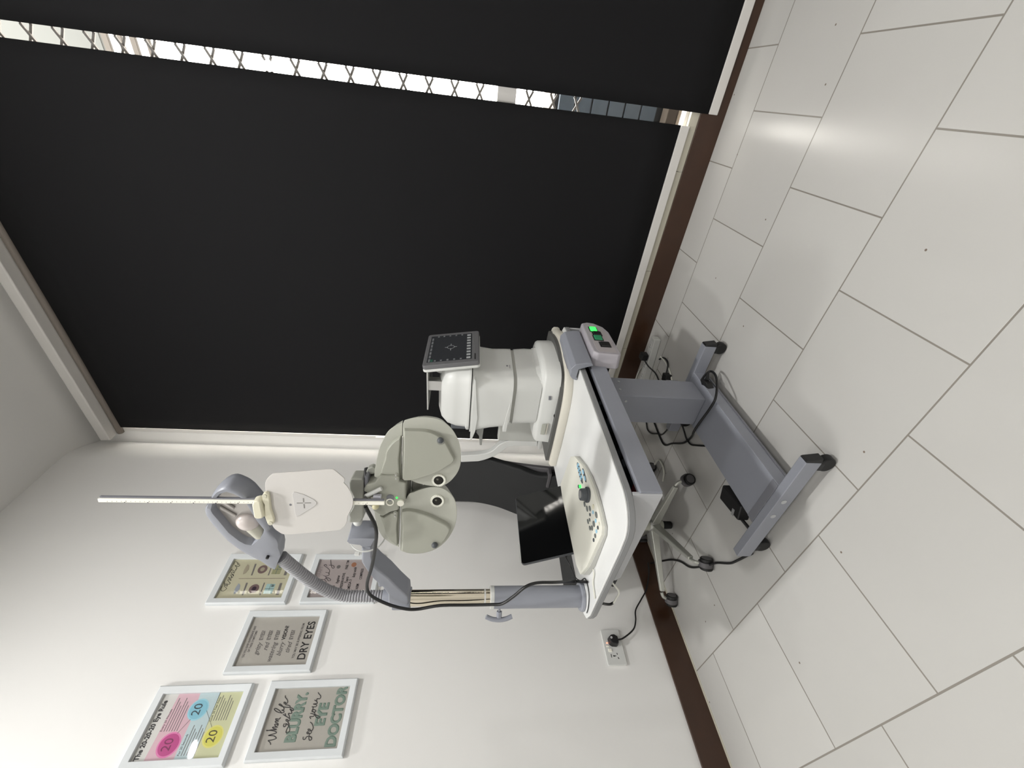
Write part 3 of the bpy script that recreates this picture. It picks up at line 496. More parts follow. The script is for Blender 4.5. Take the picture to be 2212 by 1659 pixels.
obj('indicator', prism(pl, circ(.089, .070, .0026), .0105, .0125), REDL, s, smooth=0, label='glowing red indicator')
p = thing('power_plug', 'black three-pin plug with cord pushed into the wall socket', 'plug', (LW+.012, -1.285, .330))
obj('plug_body', prism(pl, [(.078, .020), (.070, .030), (.072, .052), (.080, .064), (.104, .066), (.117, .054), (.118, .036), (.108, .020)], .0112, .040, inset=.004), BLACK, p, bevel=.004, seg=3)
obj('fuse_mark', prism(pl, circ(.100, .054, .005), .0395, .0412), mat('pale_dot', srgb(190, 190, 190), .5), p)
C_SOCK[0] = (LW+.026, -1.287, .326); C_SOCK[1] = (LW+.026, -1.280, .295)
obj('cord', tube(C_SOCK, .0035), CORD, p)

# ================================================================== instrument table
TZ = .650
tb = thing('instrument_table', 'blue-grey motorised instrument table with white top on castors', 'table', (1.1, -.98, 0))
xy = Plane((0, 0, 0), (1, 0, 0), (0, 1, 0), (0, 0, 1))
tabo = [(1.28, -.55), (1.28, -1.38)] + [(1.195+.085*math.cos(R(a)), -1.385-.105*math.sin(R(a))) for a in (10, 25, 40, 55, 70, 85)] + [(1.15, -1.492), (.79, -1.488), (.752, -1.478), (.735, -1.455), (.73, -1.40), (.73, -.52), (.75, -.48), (1.25, -.47), (1.275, -.49)]
obj('tabletop', prism(xy, tabo, TZ-.006, TZ), WTOP, tb, bevel=.002)
obj('edge_band', prism(xy, [((x-1.0)*1.004+1.0, (y+.98)*1.003-.98) for x, y in tabo], TZ-.0255, TZ-.0055), TEDGE, tb, bevel=.004)
# housing below the top: front skirt, back skirt, left skirt, open on the right
hb = prism(Plane((0, -1.402, 0), (1, 0, 0), (0, 0, 1), (0, -1, 0)), [(.845, .6245), (.858, .560), (.875, .548), (1.278, .541), (1.278, .6245)], 0, .010); box(.80, 1.275, -.50, -.49, .545, .6245, hb); box(.79, .798, -1.41, -.49, .595, .6245, hb)
obj('under_frame', hb, mat('light_grey_enamel', srgb(186, 187, 190), .45, noise=.02), tb, bevel=.002)
obj('tray_floor', box(.80, 1.26, -1.401, -.501, .548, .556), DARKIN, tb, smooth=0)
obj('tray_back', box(1.19, 1.198, -1.401, -.501, .556, .622), DARKIN, tb, smooth=0)
obj('drawer_front', prism(Plane((0, -.80, 0), (1, 0, 0), (0, 0, 1), (0, -1, 0)), [(1.284, .542), (1.284, .603), (1.268, .606), (1.262, .600), (1.262, .548)], -.15, .608), GREY, tb, bevel=.002)
obj('red_lining', box(1.199, 1.255, -1.400, -1.355, .557, .600), RED, tb, bevel=.004, label='dark red patch inside the tray')
for (y0, y1, z1) in ((-1.34, -1.30, .585), (-1.28, -1.25, .60), (-1.22, -1.19, .59), (-1.10, -1.06, .595), (-.99, -.97, .60)): obj('tray_clutter', box(1.21, 1.245, y0, y1, .557, z1), mat('slate_clutter', srgb(52, 60, 66), .5), tb, bevel=.006)
# column, crossbar, feet
cb = obj('lifting_column', box(1.032, 1.167, -.83, -.705, .10, .55), GREY, tb, bevel=.003)
sm = mat('screw_cap_grey', srgb(182, 184, 186), .4)
for (yy, zz) in ((-.735, .44), (-.79, .45)): obj('screw_cap', cyl((1.166, yy, zz), (1.169, yy, zz), .005, n=16), sm, tb)
obj('screw_cap', cyl((1.14, -.829, .43), (1.14, -.832, .43), .005, n=16), sm, tb)
obj('crossbar', box(1.018, 1.201, -1.303, -.684, .052, .10), GREY, tb, bevel=.003)
obj('crossbar_lip', box(1.190, 1.204, -1.303, -.684, .046, .052), GREYD, tb, smooth=0)
obj('foot_plate', box(1.02, 1.20, -1.303, -1.275, .0995, .1025), GREYD, tb, bevel=.001)
for (ya, yb) in ((-1.332, -1.302), (-.687, -.652)):
    ft = obj('foot', box(.864, 1.330, ya, yb, .050, .1005), GREY, tb, bevel=.003)
    obj('foot_cap', hexa(BM(), [(1.330, ya, .050), (1.346, ya+.003, .052), (1.346, yb-.003, .052), (1.330, yb, .050), (1.330, ya, .1005), (1.336, ya+.002, .098), (1.336, yb-.002, .098), (1.330, yb, .1005)]), BLACK, tb, bevel=.002)
    ym = (ya+yb)/2
    for xx in (1.315, .912):
        c = obj('caster', cyl((xx+.004, ym-.0125, .025), (xx+.004, ym+.0125, .025), .025, n=32), RUBBER, tb, bevel=.004)
        obj('caster_fork', box(xx-.018, xx+.012, ym-.013, ym+.013, .034, .0505), BLACK, tb, bevel=.003)
for xx in (1.09, 1.16): obj('bolt_cover', cyl((xx, -1.3318, .080), (xx, -1.3335, .080), .0085, n=20), sm, tb)
# switch box and clamp on the far right of the table edge
pl = Plane((1.296, -.815, .49), (0, 1, 0), (0, 0, 1), (1, 0, 0))
sb = obj('switch_box', prism(pl, [(0, .012), (.012, 0), (.19, .004), (.232, .02), (.262, .055), (.268, .085), (.255, .112), (.06, .115), (.02, .112), (.006, .095)], -.02, .042, inset=.006), mat('mauve_grey_plastic', srgb(170, 166, 172), .45, noise=.02), tb, bevel=.006, seg=3)
pf = Plane((1.338, -.815, .49), (0, 1, 0), (0, 0, 1), (1, 0, 0))
obj('switch_panel', prism(pf, [(.022, .020), (.16, .018), (.212, .035), (.24, .062), (.235, .092), (.04, .094), (.022, .085)], 0, .001), mat('mauve_panel', srgb(176, 170, 172), .4), sb, smooth=0)
for nm, (u0, u1, v0, v1), m_, lb in (('lit_rocker', (.178, .212, .058, .086), GRN, 'glowing green rocker'), ('lit_rocker', (.108, .143, .052, .084), GRN2, 'dim green rocker'), ('rocker', (.146, .176, .048, .080), BLACK, None), ('rocker', (.060, .094, .034, .070), BLACK, None)):
    obj(nm+'_frame', prism(pf, [(u0-.003, v0-.003), (u1+.003, v0-.003), (u1+.003, v1+.003), (u0-.003, v1+.003)], 0, .003), RUBBER, sb, smooth=0)
    obj(nm, prism(pf, [(u0, v0), (u1, v0), (u1, v1), (u0, v1)], .002, .007, inset=.003), m_, sb, bevel=.001, label=lb)
pc = Plane((1.235, -.842, .605), (1, 0, 0), (0, 0, 1), (0, -1, 0))
obj('clamp', prism(pc, [(0, .048), (.006, .066), (.020, .078), (.052, .080), (.072, .066), (.080, .030), (.080, .006), (.070, -.002), (.062, .020), (.050, .050), (.014, .052), (.008, .046)], 0, -.25), GREY, tb, bevel=.003, seg=3)
obj('clamp_grip', prism(pc, [(.0, .066), (.0, .052), (.035, .054), (.035, .074), (.014, .078)], -.06, -.2), GREYD, tb, bevel=.004)
# brick power supply and mains lead under the crossbar
obj('power_supply', obox((.948, -1.165, .055), (.028, .010, 0), (-.012, .060, 0), (0, 0, .022)), BLACK, tb, bevel=.006, label='black power brick with a pale sticker')
obj('supply_sticker', obox((.936, -1.200, .078), (.012, .004, 0), (-.002, .006, 0), (0, 0, .0006)), mat('sticker_silver', srgb(150, 150, 150), .4), tb, smooth=0)
obj('supply_lead', tube([(.93, -1.225, .055), (.925, -1.25, .045), (.915, -1.285, .03)], .006), CORD, tb)
# inlet plug and the looping lead
obj('inlet_plug', obox((1.206, -.775, .085), (.012, .006, .006), (-.004, .020, .004), (0, -.004, .016)), BLACK, tb, bevel=.005, seg=3)
obj('inlet_strain_relief', cyl((1.214, -.765, .085), (1.232, -.735, .072), .010, .005, n=14), BLACK, tb)
obj('mains_lead', tube(C_LOOP, .0048), CORD, tb)
obj('control_box', box(1.02, 1.10, -.70, -.60, .10, .16), GREYD, tb, bevel=.004)
obj('control_lead', tube([(1.05, -.62, .13), (.98, -.64, .10), (.93, -.68, .07)] + C_B3, .0042), CORD, tb)
obj('control_lead', tube(C_B2, .0042), CORD, tb)
tag(obj('power_cable', tube([(.860, -1.318, .062), (.846, -1.312, .03), (.825, -1.296, .008)] + C_FLOOR[::-1][1:], .0045), CORD), 'black power cable trailing over the tiles from the table foot past a chair castor', 'cable')

# ================================================================== pole with arm and reading lamp
st = thing('instrument_pole', 'grey pole with polished tube, curved arm and hooded reading lamp, clamped to the white tabletop', 'instrument stand', (.762, -1.412, TZ))
PX, PY = .762, -1.412
obj('flange', cyl((PX, PY, TZ+.0005), (PX, PY, TZ+.012), .047, .044, n=48), GREY, st, bevel=.003)
obj('lower_sleeve', cyl((PX, PY, TZ+.011), (PX, PY, .945), .0335, n=48), GREY, st)
obj('collar', cyl((PX, PY, .944), (PX, PY, .958), .0345, n=48), WHITE, st, bevel=.003)
obj('polished_tube', cyl((PX, PY, .957), (PX, PY, 1.225), .0245, n=48), CHROME, st)
kd = Vector((-.80, -.60, 0)).normalized(); kp = Vector((PX, PY, .925)); side = Vector((0, 0, 1))
obj('clamp_screw', cyl(kp+kd*.030, kp+kd*.048, .0035, n=14), GREY, st)
kn = obj('clamp_knob', cyl(kp+kd*.045, kp+kd*.064, .009, n=6), GREY, st, bevel=.001)
obj('knob_bar', tube([kp+kd*.062+side*.042, kp+kd*.070+side*.022, kp+kd*.0725, kp+kd*.070-side*.022, kp+kd*.062-side*.042], .0075), GREY, kn)
AP = Plane((.762, -1.44, 1.21), (1, 0, 0), (0, 0, 1), (0, -1, 0))
obj('arm', prism(AP, [p_ for p_ in ARM], -.058, .0), GREY, st, bevel=.006, seg=3)
obj('arm_head', prism(AP, [(u if u < .345 else .345+(u-.345)*.25, v) for u, v in ARMH], -.055, .0), GREY, st, bevel=.010, seg=4)
obj('pole_socket', cyl((PX, PY, 1.207), (PX, PY, 1.262), .033, n=40), GREY, st, bevel=.002)
obj('cable_tie', ring(Plane(AP.at(.322, .100, -.03), (0, 1, 0), (0, 0, 1), (1, 0, 0)), 0, 0, .044, .0462, 0, .004), WHITE, st)
obj('tie_head', obox(AP.at(.318, .118, .018), (.004, 0, 0), (0, .004, 0), (0, 0, .006)), WHITE, st, bevel=.001)
obj('tie_band', cyl((PX, PY, .972), (PX, PY, .977), .0255, n=40), WHITE, st)
LP = Plane((.762, -1.412, 1.21), (1, 0, 0), (0, 0, 1), (0, -1, 0))
# corrugated hose
sp = spline([LP.at(*q) for q in GOOSE], 12); L_ = [0]
for a, b in zip(sp, sp[1:]): L_.append(L_[-1]+(b-a).length)
bm = BM(); N_ = int(L_[-1]/.0012); pts = []
for i in range(N_+1):
    s_ = L_[-1]*i/N_; j = max(k for k in range(len(L_)) if L_[k] <= s_+1e-9); j = min(j, len(sp)-2); f = (s_-L_[j])/((L_[j+1]-L_[j]) or 1); pts.append(sp[j].lerp(sp[j+1], f))
tube(pts, 1, bm, n=24, k=1, rf=lambda t: .0176-.0042*max(0, math.sin(2*math.pi*t*L_[-1]/.0084))**2)
obj('corrugated_hose', bm, mat('grey_corrugated_plastic', srgb(160, 160, 164), .4, noise=.02), st, smooth=70)
obj('hose_socket', cyl(LP.at(.0153, .050), LP.at(.0153, .082), .026, .022, n=32), GREY, st, bevel=.002)
# lamp head: shell with an opening towards the examiner
def shell_with_hole(pl, out, hole, w0, w1, wr, m, bm=None):
    bm = BM()
    def res(pts, n=96):
        P = [Vector((p[0], p[1], 0)) for p in pts]; P.append(P[0]); l = [0]
        for a, b in zip(P, P[1:]): l.append(l[-1]+(b-a).length)
        o = []
        for i in range(n):
            s_ = l[-1]*i/n; j = max(k for k in range(len(l)-1) if l[k] <= s_+1e-9); o.append(P[j].lerp(P[j+1], (s_-l[j])/(l[j+1]-l[j])))
        return o
    hc = sum((Vector((p[0], p[1], 0)) for p in hole), Vector())/len(hole)
    def byang(P): return sorted(P, key=lambda q: math.atan2(q.y-hc.y, q.x-hc.x))
    H = byang(res(hole)); O = []
    seg = [Vector((p[0], p[1], 0)) for p in out]; seg.append(seg[0])
    for q in H:                       # cast from the hole's centre through q to the outline
        d = (q-hc).normalized(); best = None
        for a, b in zip(seg, seg[1:]):
            e = b-a; den = d.x*e.y-d.y*e.x
            if abs(den) < 1e-12: continue
            t_ = ((a.x-hc.x)*e.y-(a.y-hc.y)*e.x)/den; u_ = ((a.x-hc.x)*d.y-(a.y-hc.y)*d.x)/den
            if t_ > 0 and -1e-6 <= u_ <= 1+1e-6 and (best is None or t_ > best): best = t_
        O.append(hc+d*max(best, (q-hc).length+.002))
    mid = [hc.lerp(o_, 1) for o_ in O]
    def sh(P, C, k): return [C+(p-C)*k for p in P]
    oc = sum(O, Vector())/len(O)
    R_ = [(sh(O, oc, .80), w0), (sh(O, oc, .95), w0+.012), (O, w0+.032), (O, w1-.012), (sh(O, oc, .985), w1-.003), ([a.lerp(b, .35) for a, b in zip(O, H)], w1), (H, w1-.001), (sh(H, hc, .98), w1-.006), (sh(H, hc, .93), wr)]
    V = [[bm.verts.new(pl.at(p.x, p.y, w)) for p in P] for P, w in R_]
    n = len(V[0])
    for A, B in zip(V, V[1:]):
        for j in range(n): bm.faces.new((A[j], A[(j+1) % n], B[(j+1) % n], B[j]))
    bm.faces.new(V[0][::-1]); return bm, [(p.x, p.y) for p in R_[-1][0]], wr
bm, floorp, wr = shell_with_hole(LP, HEAD, HOLE, -.036, .024, .006, GREY)
lh = obj('lamp_head', bm, GREY, st, smooth=50)
obj('reflector', prism(LP, floorp, wr-.004, wr), REFLECTOR, lh, smooth=0)
obj('bulb', sphere(LP.at(.398, .380, .008), .027, sx=1, sy=.75, sz=1), BULB, lh)
obj('bulb_neck', cyl(LP.at(.382, .374, .004), LP.at(.345, .360, .004), .0205, .020, n=28), mat('lamp_base_cream', srgb(190, 188, 174), .4), lh, bevel=.002)
obj('reflector_rib', prism(LP, [(.470, .420), (.445, .400), (.452, .396), (.477, .414)], wr, wr+.006), REFLECTOR, lh, bevel=.002)
obj('reflector_rib', prism(LP, [(.448, .432), (.415, .405), (.422, .400), (.458, .428)], wr, wr+.005), REFLECTOR, lh, bevel=.002)
obj('screw_hole', cyl(LP.at(.2726, .3542, -.012), LP.at(.2726, .3542, .0315), .0038, n=14), RUBBER, lh)

# ================================================================== phoropter
a_ = R(71); PN = Vector((math.cos(a_), -math.sin(a_), 0)); PE = Vector((math.sin(a_), math.cos(a_), 0)); PO = Vector((1.268, -1.397, 1.19))
PP_ = Plane(PO, PE, (0, 0, 1), PN)
ph = thing('phoropter', 'large sage-grey two-eyed phoropter head hanging from the curved arm', 'phoropter', tuple(PO - Vector((0, 0, .12))))
def smooth_poly(pts, k=3):
    o = []; n = len(pts)
    for i in range(n):
        p0, p1, p2, p3 = [Vector((*pts[(i+j) % n], 0)) for j in (-1, 0, 1, 2)]
        sharp = (p1-p0).angle(p2-p1, 0) > R(50) or (p2-p1).angle(p3-p2, 0) > R(50)
        for j in range(k):
            t_ = j/k
            if sharp: q = p1.lerp(p2, t_)
            else: q = .5*((2*p1)+(-p0+p2)*t_+(2*p0-5*p1+4*p2-p3)*t_*t_+(-p0+3*p1-3*p2+p3)*t_**3)
            o.append((q.x, q.y))
    return o
for nm, low, pan, up_, upi in (('right', R_LOW, R_PAN, R_UP, R_UPI), ('left', L_LOW, L_PAN, L_UP, L_UPI)):
    pod = obj('lens_pod', prism(PP_, smooth_poly(low), .0, -.062, inset=.022), PHO2, ph, bevel=.009, seg=4, smooth=25)
    obj('pod_cover', prism(PP_, smooth_poly(pan), -.012, .012, inset=.006), PHO, pod, bevel=.003, seg=3, smooth=25)
    obj('motor_housing', prism(PP_, smooth_poly(up_), -.004, -.060, inset=.018), PHO2, ph, bevel=.009, seg=4, smooth=25)
    obj('housing_cover', prism(PP_, smooth_poly(upi), -.016, .007, inset=.006), PHO, ph, bevel=.003, seg=3, smooth=25)
cen = obj('centre_block', prism(PP_, CENT, -.052, .012, inset=.003), PHO, ph, bevel=.004, seg=3)
obj('rear_slide', prism(PP_, [(-.05, -.02), (.03, -.02), (.03, .03), (-.05, .03)], -.060, -.030), mat('shadow_grey_plastic', srgb(150, 150, 142), .5), ph, bevel=.002)
obj('slide_bar', cyl(PP_.at(-.060, .006, -.030), PP_.at(.060, .006, -.030), .004, n=12), STEEL, ph)
for (u, v) in PT_lens:
    obj('lens_ring', ring(PP_, u, v, 0.0122, .0170, -.002, .0035), mat('engraved_white_ring', srgb(240, 240, 228), .4), ph, smooth=40)
    bm = BM()
    for i in range(24):
        t_ = 2*math.pi*i/24; l_ = .0016 if i % 6 else .0026
        du, dv = math.cos(t_), math.sin(t_); q = Vector((-dv, du))*.0003
        prism(PP_, [(u+du*.0164+q.x, v+dv*.0164+q.y), (u+du*(.0164-l_)+q.x, v+dv*(.0164-l_)+q.y), (u+du*(.0164-l_)-q.x, v+dv*(.0164-l_)-q.y), (u+du*.0164-q.x, v+dv*.0164-q.y)], .0035, .0038, bm)
    obj('ring_scale', bm, INK, ph, smooth=0)
    obj('aperture', cyl(PP_.at(u, v, -.003), PP_.at(u, v, .0012), .0123, n=32), LENS, ph)
    obj('painted_glint', sphere(PP_.at(u+.002, v+.003, -.0005), .0035), mat('lens_glint', srgb(96, 94, 84), .1), ph)  # glint on the dark lens, put in as a paler grey bead
for i, side_ in enumerate((0, 2)):
    u, v = PT_knob[side_]; 
    obj('knob_recess', prism(PP_, circ(u-.0035, v+.0, .0105), .0115, .0130, inset=.0008), mat('recess_grey', srgb(140, 141, 134), .5), ph, bevel=.001)
    obj('adjusting_knob', sphere(PP_.at(u, v, .0160), .0076), KNOBM, ph)
for (u, v) in PT_dots: obj('screw', sphere(PP_.at(u, v, .011), .0024), STEEL, ph)
for (ua, ub) in ((0, 1), (2, 3)):
    (u0, v0), (u1, v1) = PT_dots[ua], PT_dots[ub]
    obj('screw_plate', prism(PP_, rrect((u0+u1)/2, (v0+v1)/2, .0092, .0046, .0045), .006, .0095), PHO, ph, bevel=.0005)
obj('round_button', cyl(PP_.at(-.0331, .026, .011), PP_.at(-.0331, .026, .017), .0086, n=32), DISC, ph, bevel=.001)
obj('status_light', sphere(PP_.at(-.0198, .0357, .0125), .0024), GRN, ph, label='glowing green status light')
obj('level_dial', ring(PP_, -.0325, .0522, .0070, .0100, .011, .0135), DISC, ph)
obj('level_dial_face', cyl(PP_.at(-.0205, .0512, .008), PP_.at(-.0205, .0512, .0130), .0092, n=30), GREYD, ph)
lv0, lv1 = PP_.at(-.012, .1078, .020), PP_.at(.010, .0704, .020)
lev = obj('lever', tube([lv0, lv0.lerp(lv1, .5), lv1], .0052, k=1, n=14), WHITE, ph)
obj('lever_pivot', cyl(PP_.at(-.012, .1078, .010), PP_.at(-.012, .1078, .027), .0042, n=20), STEEL, ph)
obj('rod_holder', obox(PP_.at(-.0205, .084, .026), PE*.0050, Vector((0, 0, .012)), PN*.010), DISC, ph, bevel=.0015)
obj('rod_holder_tab', obox(PP_.at(-.012, .080, .022), PE*.0048, Vector((0, 0, .009)), PN*.006), mat('lilac_plastic', srgb(212, 212, 222), .4), ph, bevel=.001)
obj('locking_screw', sphere(PP_.at(-.033, .083, .030), .0085), mat('amber_plastic', srgb(196, 190, 156), .4), ph)
# hanging bracket and arm joint
br = obj('hanging_bracket', prism(PP_, BRKT, -.050, -.004), BRKM, ph, bevel=.004, seg=3)
obj('bracket_spindle', cyl(PP_.at(.006, .128, -.026), PP_.at(.006, .100, -.026), .010, n=24), STEEL, ph)
obj('bracket_cap', prism(PP_, [(.016, .114), (-.012, .112), (-.012, .104), (.030, .106), (.034, .112)], -.055, .004), GREYD, ph, bevel=.002)
obj('swing_handle', prism(PP_, [(.022, .112), (.026, .093), (.040, .093), (.046, .100), (.040, .112), (.030, .116)], -.040, -.020), BRKM, ph, bevel=.003)
j0 = PP_.at(-.105, .139, -.028); j1 = LP.at(.372, .124, -.010)
obj('joint_tube', cyl(j0+(j0-j1)*.1, j1, .0115, n=32), WHITE, ph, bevel=.002)
obj('black_lead', tube(C_MAIN[:1] + [PP_.at(.030, .118, -.03)] + C_MAIN[3:4], .0045), CORD, ph)
tag(obj('phoropter_cable', tube(C_MAIN[3:], .0046), CORD), 'black cable from the phoropter running down the grey pole to the tabletop', 'cable')
# near vision ruler, card and cream clip
def on(u, v, w): return PP_.at(u, v, .04+w)
CP = Plane(PO+PN*.04, PE, (0, 0, 1), PN)
rb, rt = Vector((-.0200, .060)), Vector((-.0232, .6795)); dr = (rt-rb).normalized()
rod = obj('near_point_rod', obox(CP.at((rb.x+rt.x)/2+.001, (rb.y+rt.y)/2, -.004), PE*.0048, Vector(CP.e*dr.x+CP.f*dr.y)*((rt-rb).length/2), PN*.0038), DISC, ph, bevel=.001)
obj('rod_side', obox(CP.at((rb.x+rt.x)/2+.0072, (rb.y+rt.y)/2, -.006), PE*.0018, Vector(CP.e*dr.x+CP.f*dr.y)*((rt-rb).length/2-.002), PN*.003), GREYD, rod, bevel=.0005)
bm = BM(); bm2 = BM()
for i in range(60):
    v = .10+i*.0095; u = -.0200-.0052*(v-.06)/.62+.001
    if .12 < v < .33: continue
    lng = .0026 if i % 5 == 0 else .0014
    prism(CP, [(u-.0006, v-.0004), (u-.0006+lng, v-.0004), (u-.0006+lng, v+.0006), (u-.0006, v+.0006)], -.0003, .0001, bm)
    if i % 5 == 0: prism(CP, [(u-.003, v+.002), (u-.0015, v+.002), (u-.0015, v+.0045), (u-.003, v+.0045)], -.0003, .0001, bm2)
obj('rod_scale', bm, INKG, rod, smooth=0); obj('rod_figures', bm2, INK, rod, smooth=0)
cd = thing('near_vision_card', 'white near-vision card with a cross in a triangle, clipped to the ruled rod', 'test card', tuple(CP.at(-.02, .13, 0)))
obj('card_disc', prism(CP, smooth_poly(CARD), .001, .004), mat('card_white', srgb(210, 207, 203), .45, noise=.01), cd, bevel=.0008)
obj('card_window', prism(CP, TRI, .004, .0052, inset=.0006), mat('card_window_white', srgb(200, 198, 196), .4), cd, bevel=.0004)
cx_, cy_ = CROSS[4]
cr = BM()
prism(CP, [(-.0187, .2570), (-.0167, .2570), (-.0163, .2440), (-.0183, .2440)], .0052, .0056, cr); prism(CP, [(-.0180, .2395), (-.0162, .2395), (-.0157, .2262), (-.0175, .2262)], .0052, .0056, cr)
prism(CP, [(-.0045, .2430), (-.0045, .2408), (-.0150, .2408), (-.0150, .2430)], .0052, .0056, cr); prism(CP, [(-.0198, .2426), (-.0198, .2404), (-.0312, .2400), (-.0312, .2424)], .0052, .0056, cr)
obj('cross_mark', cr, mat('cross_grey', srgb(132, 130, 126), .6), cd, smooth=0)
obj('card_hole', cyl(CP.at(-.0232, .2717, .0035), CP.at(-.0232, .2717, .0044), .0027, n=18), GREYD, cd)
cl = obj('clip', prism(CP, CLIPB, .0042, .013, inset=.0015), CREAM, cd, bevel=.002, seg=3, label='cream clip')
obj('clip_grip', prism(CP, CLIPC, .000, .020, inset=.004), CREAM, cl, bevel=.004, seg=3)
for (u, v) in CLIPD: obj('clip_rivet', cyl(CP.at(u, v, .012), CP.at(u, v, .0145), .0052, n=24), mat('rivet_cream', srgb(204, 201, 182), .5), cl, bevel=.0008)

# ================================================================== autorefractor
rf = thing('autorefractor', 'white tabletop autorefractor with tilting touch screen at the far end of the table', 'eye examination instrument', (1.02, -.62, TZ))
pts0 = [(.765, -.80), (.80, -.838), (1.03, -.842), (1.15, -.828), (1.215, -.79), (1.240, -.745), (1.262, -.66), (1.268, -.60), (1.262, -.53), (1.235, -.44), (1.19, -.40), (.82, -.395), (.775, -.42), (.765, -.48)]
grow = lambda P, k, c=(1.02, -.62): [(c[0]+(x-c[0])*k, c[1]+(y-c[1])*k) for x, y in P]
bpz = BM(); loft([(grow(smooth_poly(pts0, 4), .985), TZ+.0005), (smooth_poly(pts0, 4), TZ+.008), (smooth_poly(pts0, 4), TZ+.026), (grow(smooth_poly(pts0, 4), .975), TZ+.034)], bpz)
obj('base_plate', bpz, mat('warm_white_plastic', srgb(222, 218, 206), .4, noise=.01), rf, smooth=40)
obj('shadow_gap', loft([(grow(smooth_poly(pts0, 4), .93), TZ+.033), (grow(smooth_poly(pts0, 4), .93), TZ+.049)]), mat('gap_grey', srgb(92, 92, 90), .6), rf)
for (x, y) in ((1.03, -.80), (1.20, -.70)): obj('guide_wheel', cyl((x, y, .690), (x+.001, y-.012, .690), .012, n=18), RUBBER, rf)
skp = [(.862, -.77), (.875, -.800), (1.10, -.806), (1.185, -.795), (1.222, -.765), (1.232, -.70), (1.225, -.56), (1.195, -.48), (1.15, -.45), (.90, -.45), (.865, -.48)]
S_ = smooth_poly(skp, 4); c0 = (1.05, -.62)
obj('skirt', loft([(grow(S_, 1.005, c0), .697), (grow(S_, 1.0, c0), .704), (grow(S_, .985, c0), .752), (grow(S_, .955, c0), .762), (grow(S_, .87, c0), .770)]), WHITE, rf, smooth=35)
obj('skirt_ridge', loft([(rrect(1.07, -.645, .125, .145, .05), .765), (rrect(1.07, -.645, .118, .140, .05), .785), (rrect(1.065, -.65, .112, .137, .05), .80)]), WHITE, rf, smooth=50)
obj('lower_body', loft([(rrect(1.068, -.652, .118, .142, .05), .768), (rrect(1.068, -.655, .120, .143, .05), .82), (rrect(1.066, -.66, .119, .142, .05), .868)]), WHITE, rf, smooth=50)
obj('body_joint', loft([(rrect(1.066, -.66, .116, .138, .05), .866), (rrect(1.066, -.66, .116, .138, .05), .884)]), mat('joint_grey', srgb(176, 176, 170), .5), rf, smooth=50)
obj('upper_body', loft([(rrect(1.062, -.665, .127, .145, .055), .882), (rrect(1.062, -.665, .127, .144, .055), .90), (rrect(1.055, -.665, .132, .142, .055), .96), (rrect(1.05, -.665, .145, .142, .06), 1.01), (rrect(1.05, -.665, .155, .143, .06), 1.036), (rrect(1.05, -.665, .157, .144, .06), 1.042)]), WHITE, rf, smooth=50)
obj('side_fin', prism(Plane((0, -.806, 0), (1, 0, 0), (0, 0, 1), (0, -1, 0)), [(.885, 1.037), (.885, 1.030), (.93, 1.018), (1.0, 1.012), (1.19, 1.03), (1.20, 1.037)], -.02, .006), WHITE, rf, bevel=.002)
obj('side_fin', prism(Plane((0, -.806, 0), (1, 0, 0), (0, 0, 1), (0, -1, 0)), [(.935, .905), (.935, .888), (1.05, .884), (1.10, .887), (1.02, .898)], -.02, .005), WHITE, rf, bevel=.002)
obj('head_seam', loft([(rrect(1.055, -.665, .148, .138, .055), 1.041), (rrect(1.055, -.665, .148, .138, .055), 1.047)]), RUBBER, rf, smooth=50)
obj('head_cover', loft([(rrect(1.062, -.665, .157, .144, .06), 1.046), (rrect(1.062, -.665, .157, .144, .06), 1.056), (rrect(1.066, -.665, .150, .138, .06), 1.062), (rrect(1.068, -.664, .150, .136, .06), 1.10), (rrect(1.065, -.662, .140, .128, .06), 1.135), (rrect(1.062, -.66, .120, .110, .06), 1.160), (rrect(1.06, -.66, .085, .08, .05), 1.173), (rrect(1.06, -.66, .04, .04, .03), 1.176)]), WHITE, rf, smooth=50)
obj('measuring_nose', box(.895, .93, -.76, -.57, 1.052, 1.12), mat('smoked_grey_plastic', srgb(84, 88, 94), .3), rf, bevel=.006)
obj('forehead_plate', box(1.02, 1.20, -.79, -.60, 1.211, 1.216), mat('clear_grey_plate', srgb(196, 196, 192), .15), rf, bevel=.001)
obj('plate_bracket', box(1.10, 1.145, -.765, -.735, 1.160, 1.212), STEEL, rf, bevel=.001)
obj('handle_hook', prism(Plane((0, -.79, 0), (1, 0, 0), (0, 0, 1), (0, -1, 0)), [(.935, 1.012), (.94, .982), (.885, .984), (.833, .984), (.833, .993), (.885, .999), (.905, 1.012)], -.02, 0), mat('mid_grey_plastic', srgb(140, 141, 138), .45), rf, bevel=.002)
obj('brand_mark', sphere((1.1928, -.700, .905), .004, sx=.3, sy=1.3, sz=.9), GREYD, rf); obj('maker_lettering', box(1.1885, 1.190, -.712, -.688, .8925, .8945), GREYD, rf, smooth=0)
sl = Plane((0, -.806, 0), (1, 0, 0), (0, 0, 1), (0, -1, 0))
obj('card_slot', prism(sl, [(.925, .716), (.985, .716), (.985, .7215), (.925, .7215)], 0, .0015), mat('slot_chrome', srgb(212, 208, 196), .25, .4), rf, smooth=0, label='chrome edged slot'); obj('slot_plate', prism(sl, [(.922, .724), (.983, .724), (.980, .742), (.925, .742)], -.001, .001), PHO2, rf, smooth=0)
obj('indicator_mark', prism(sl, [(1.11, .726), (1.128, .728), (1.128, .738), (1.11, .736)], -.001, .001), GREYD, rf, smooth=0)
obj('chin_rest_arm', prism(Plane((0, -.62, 0), (1, 0, 0), (0, 0, 1), (0, -1, 0)), smooth_poly(S_CHIN, 3), -.015, .015), WHITE, rf, bevel=.004, seg=3)
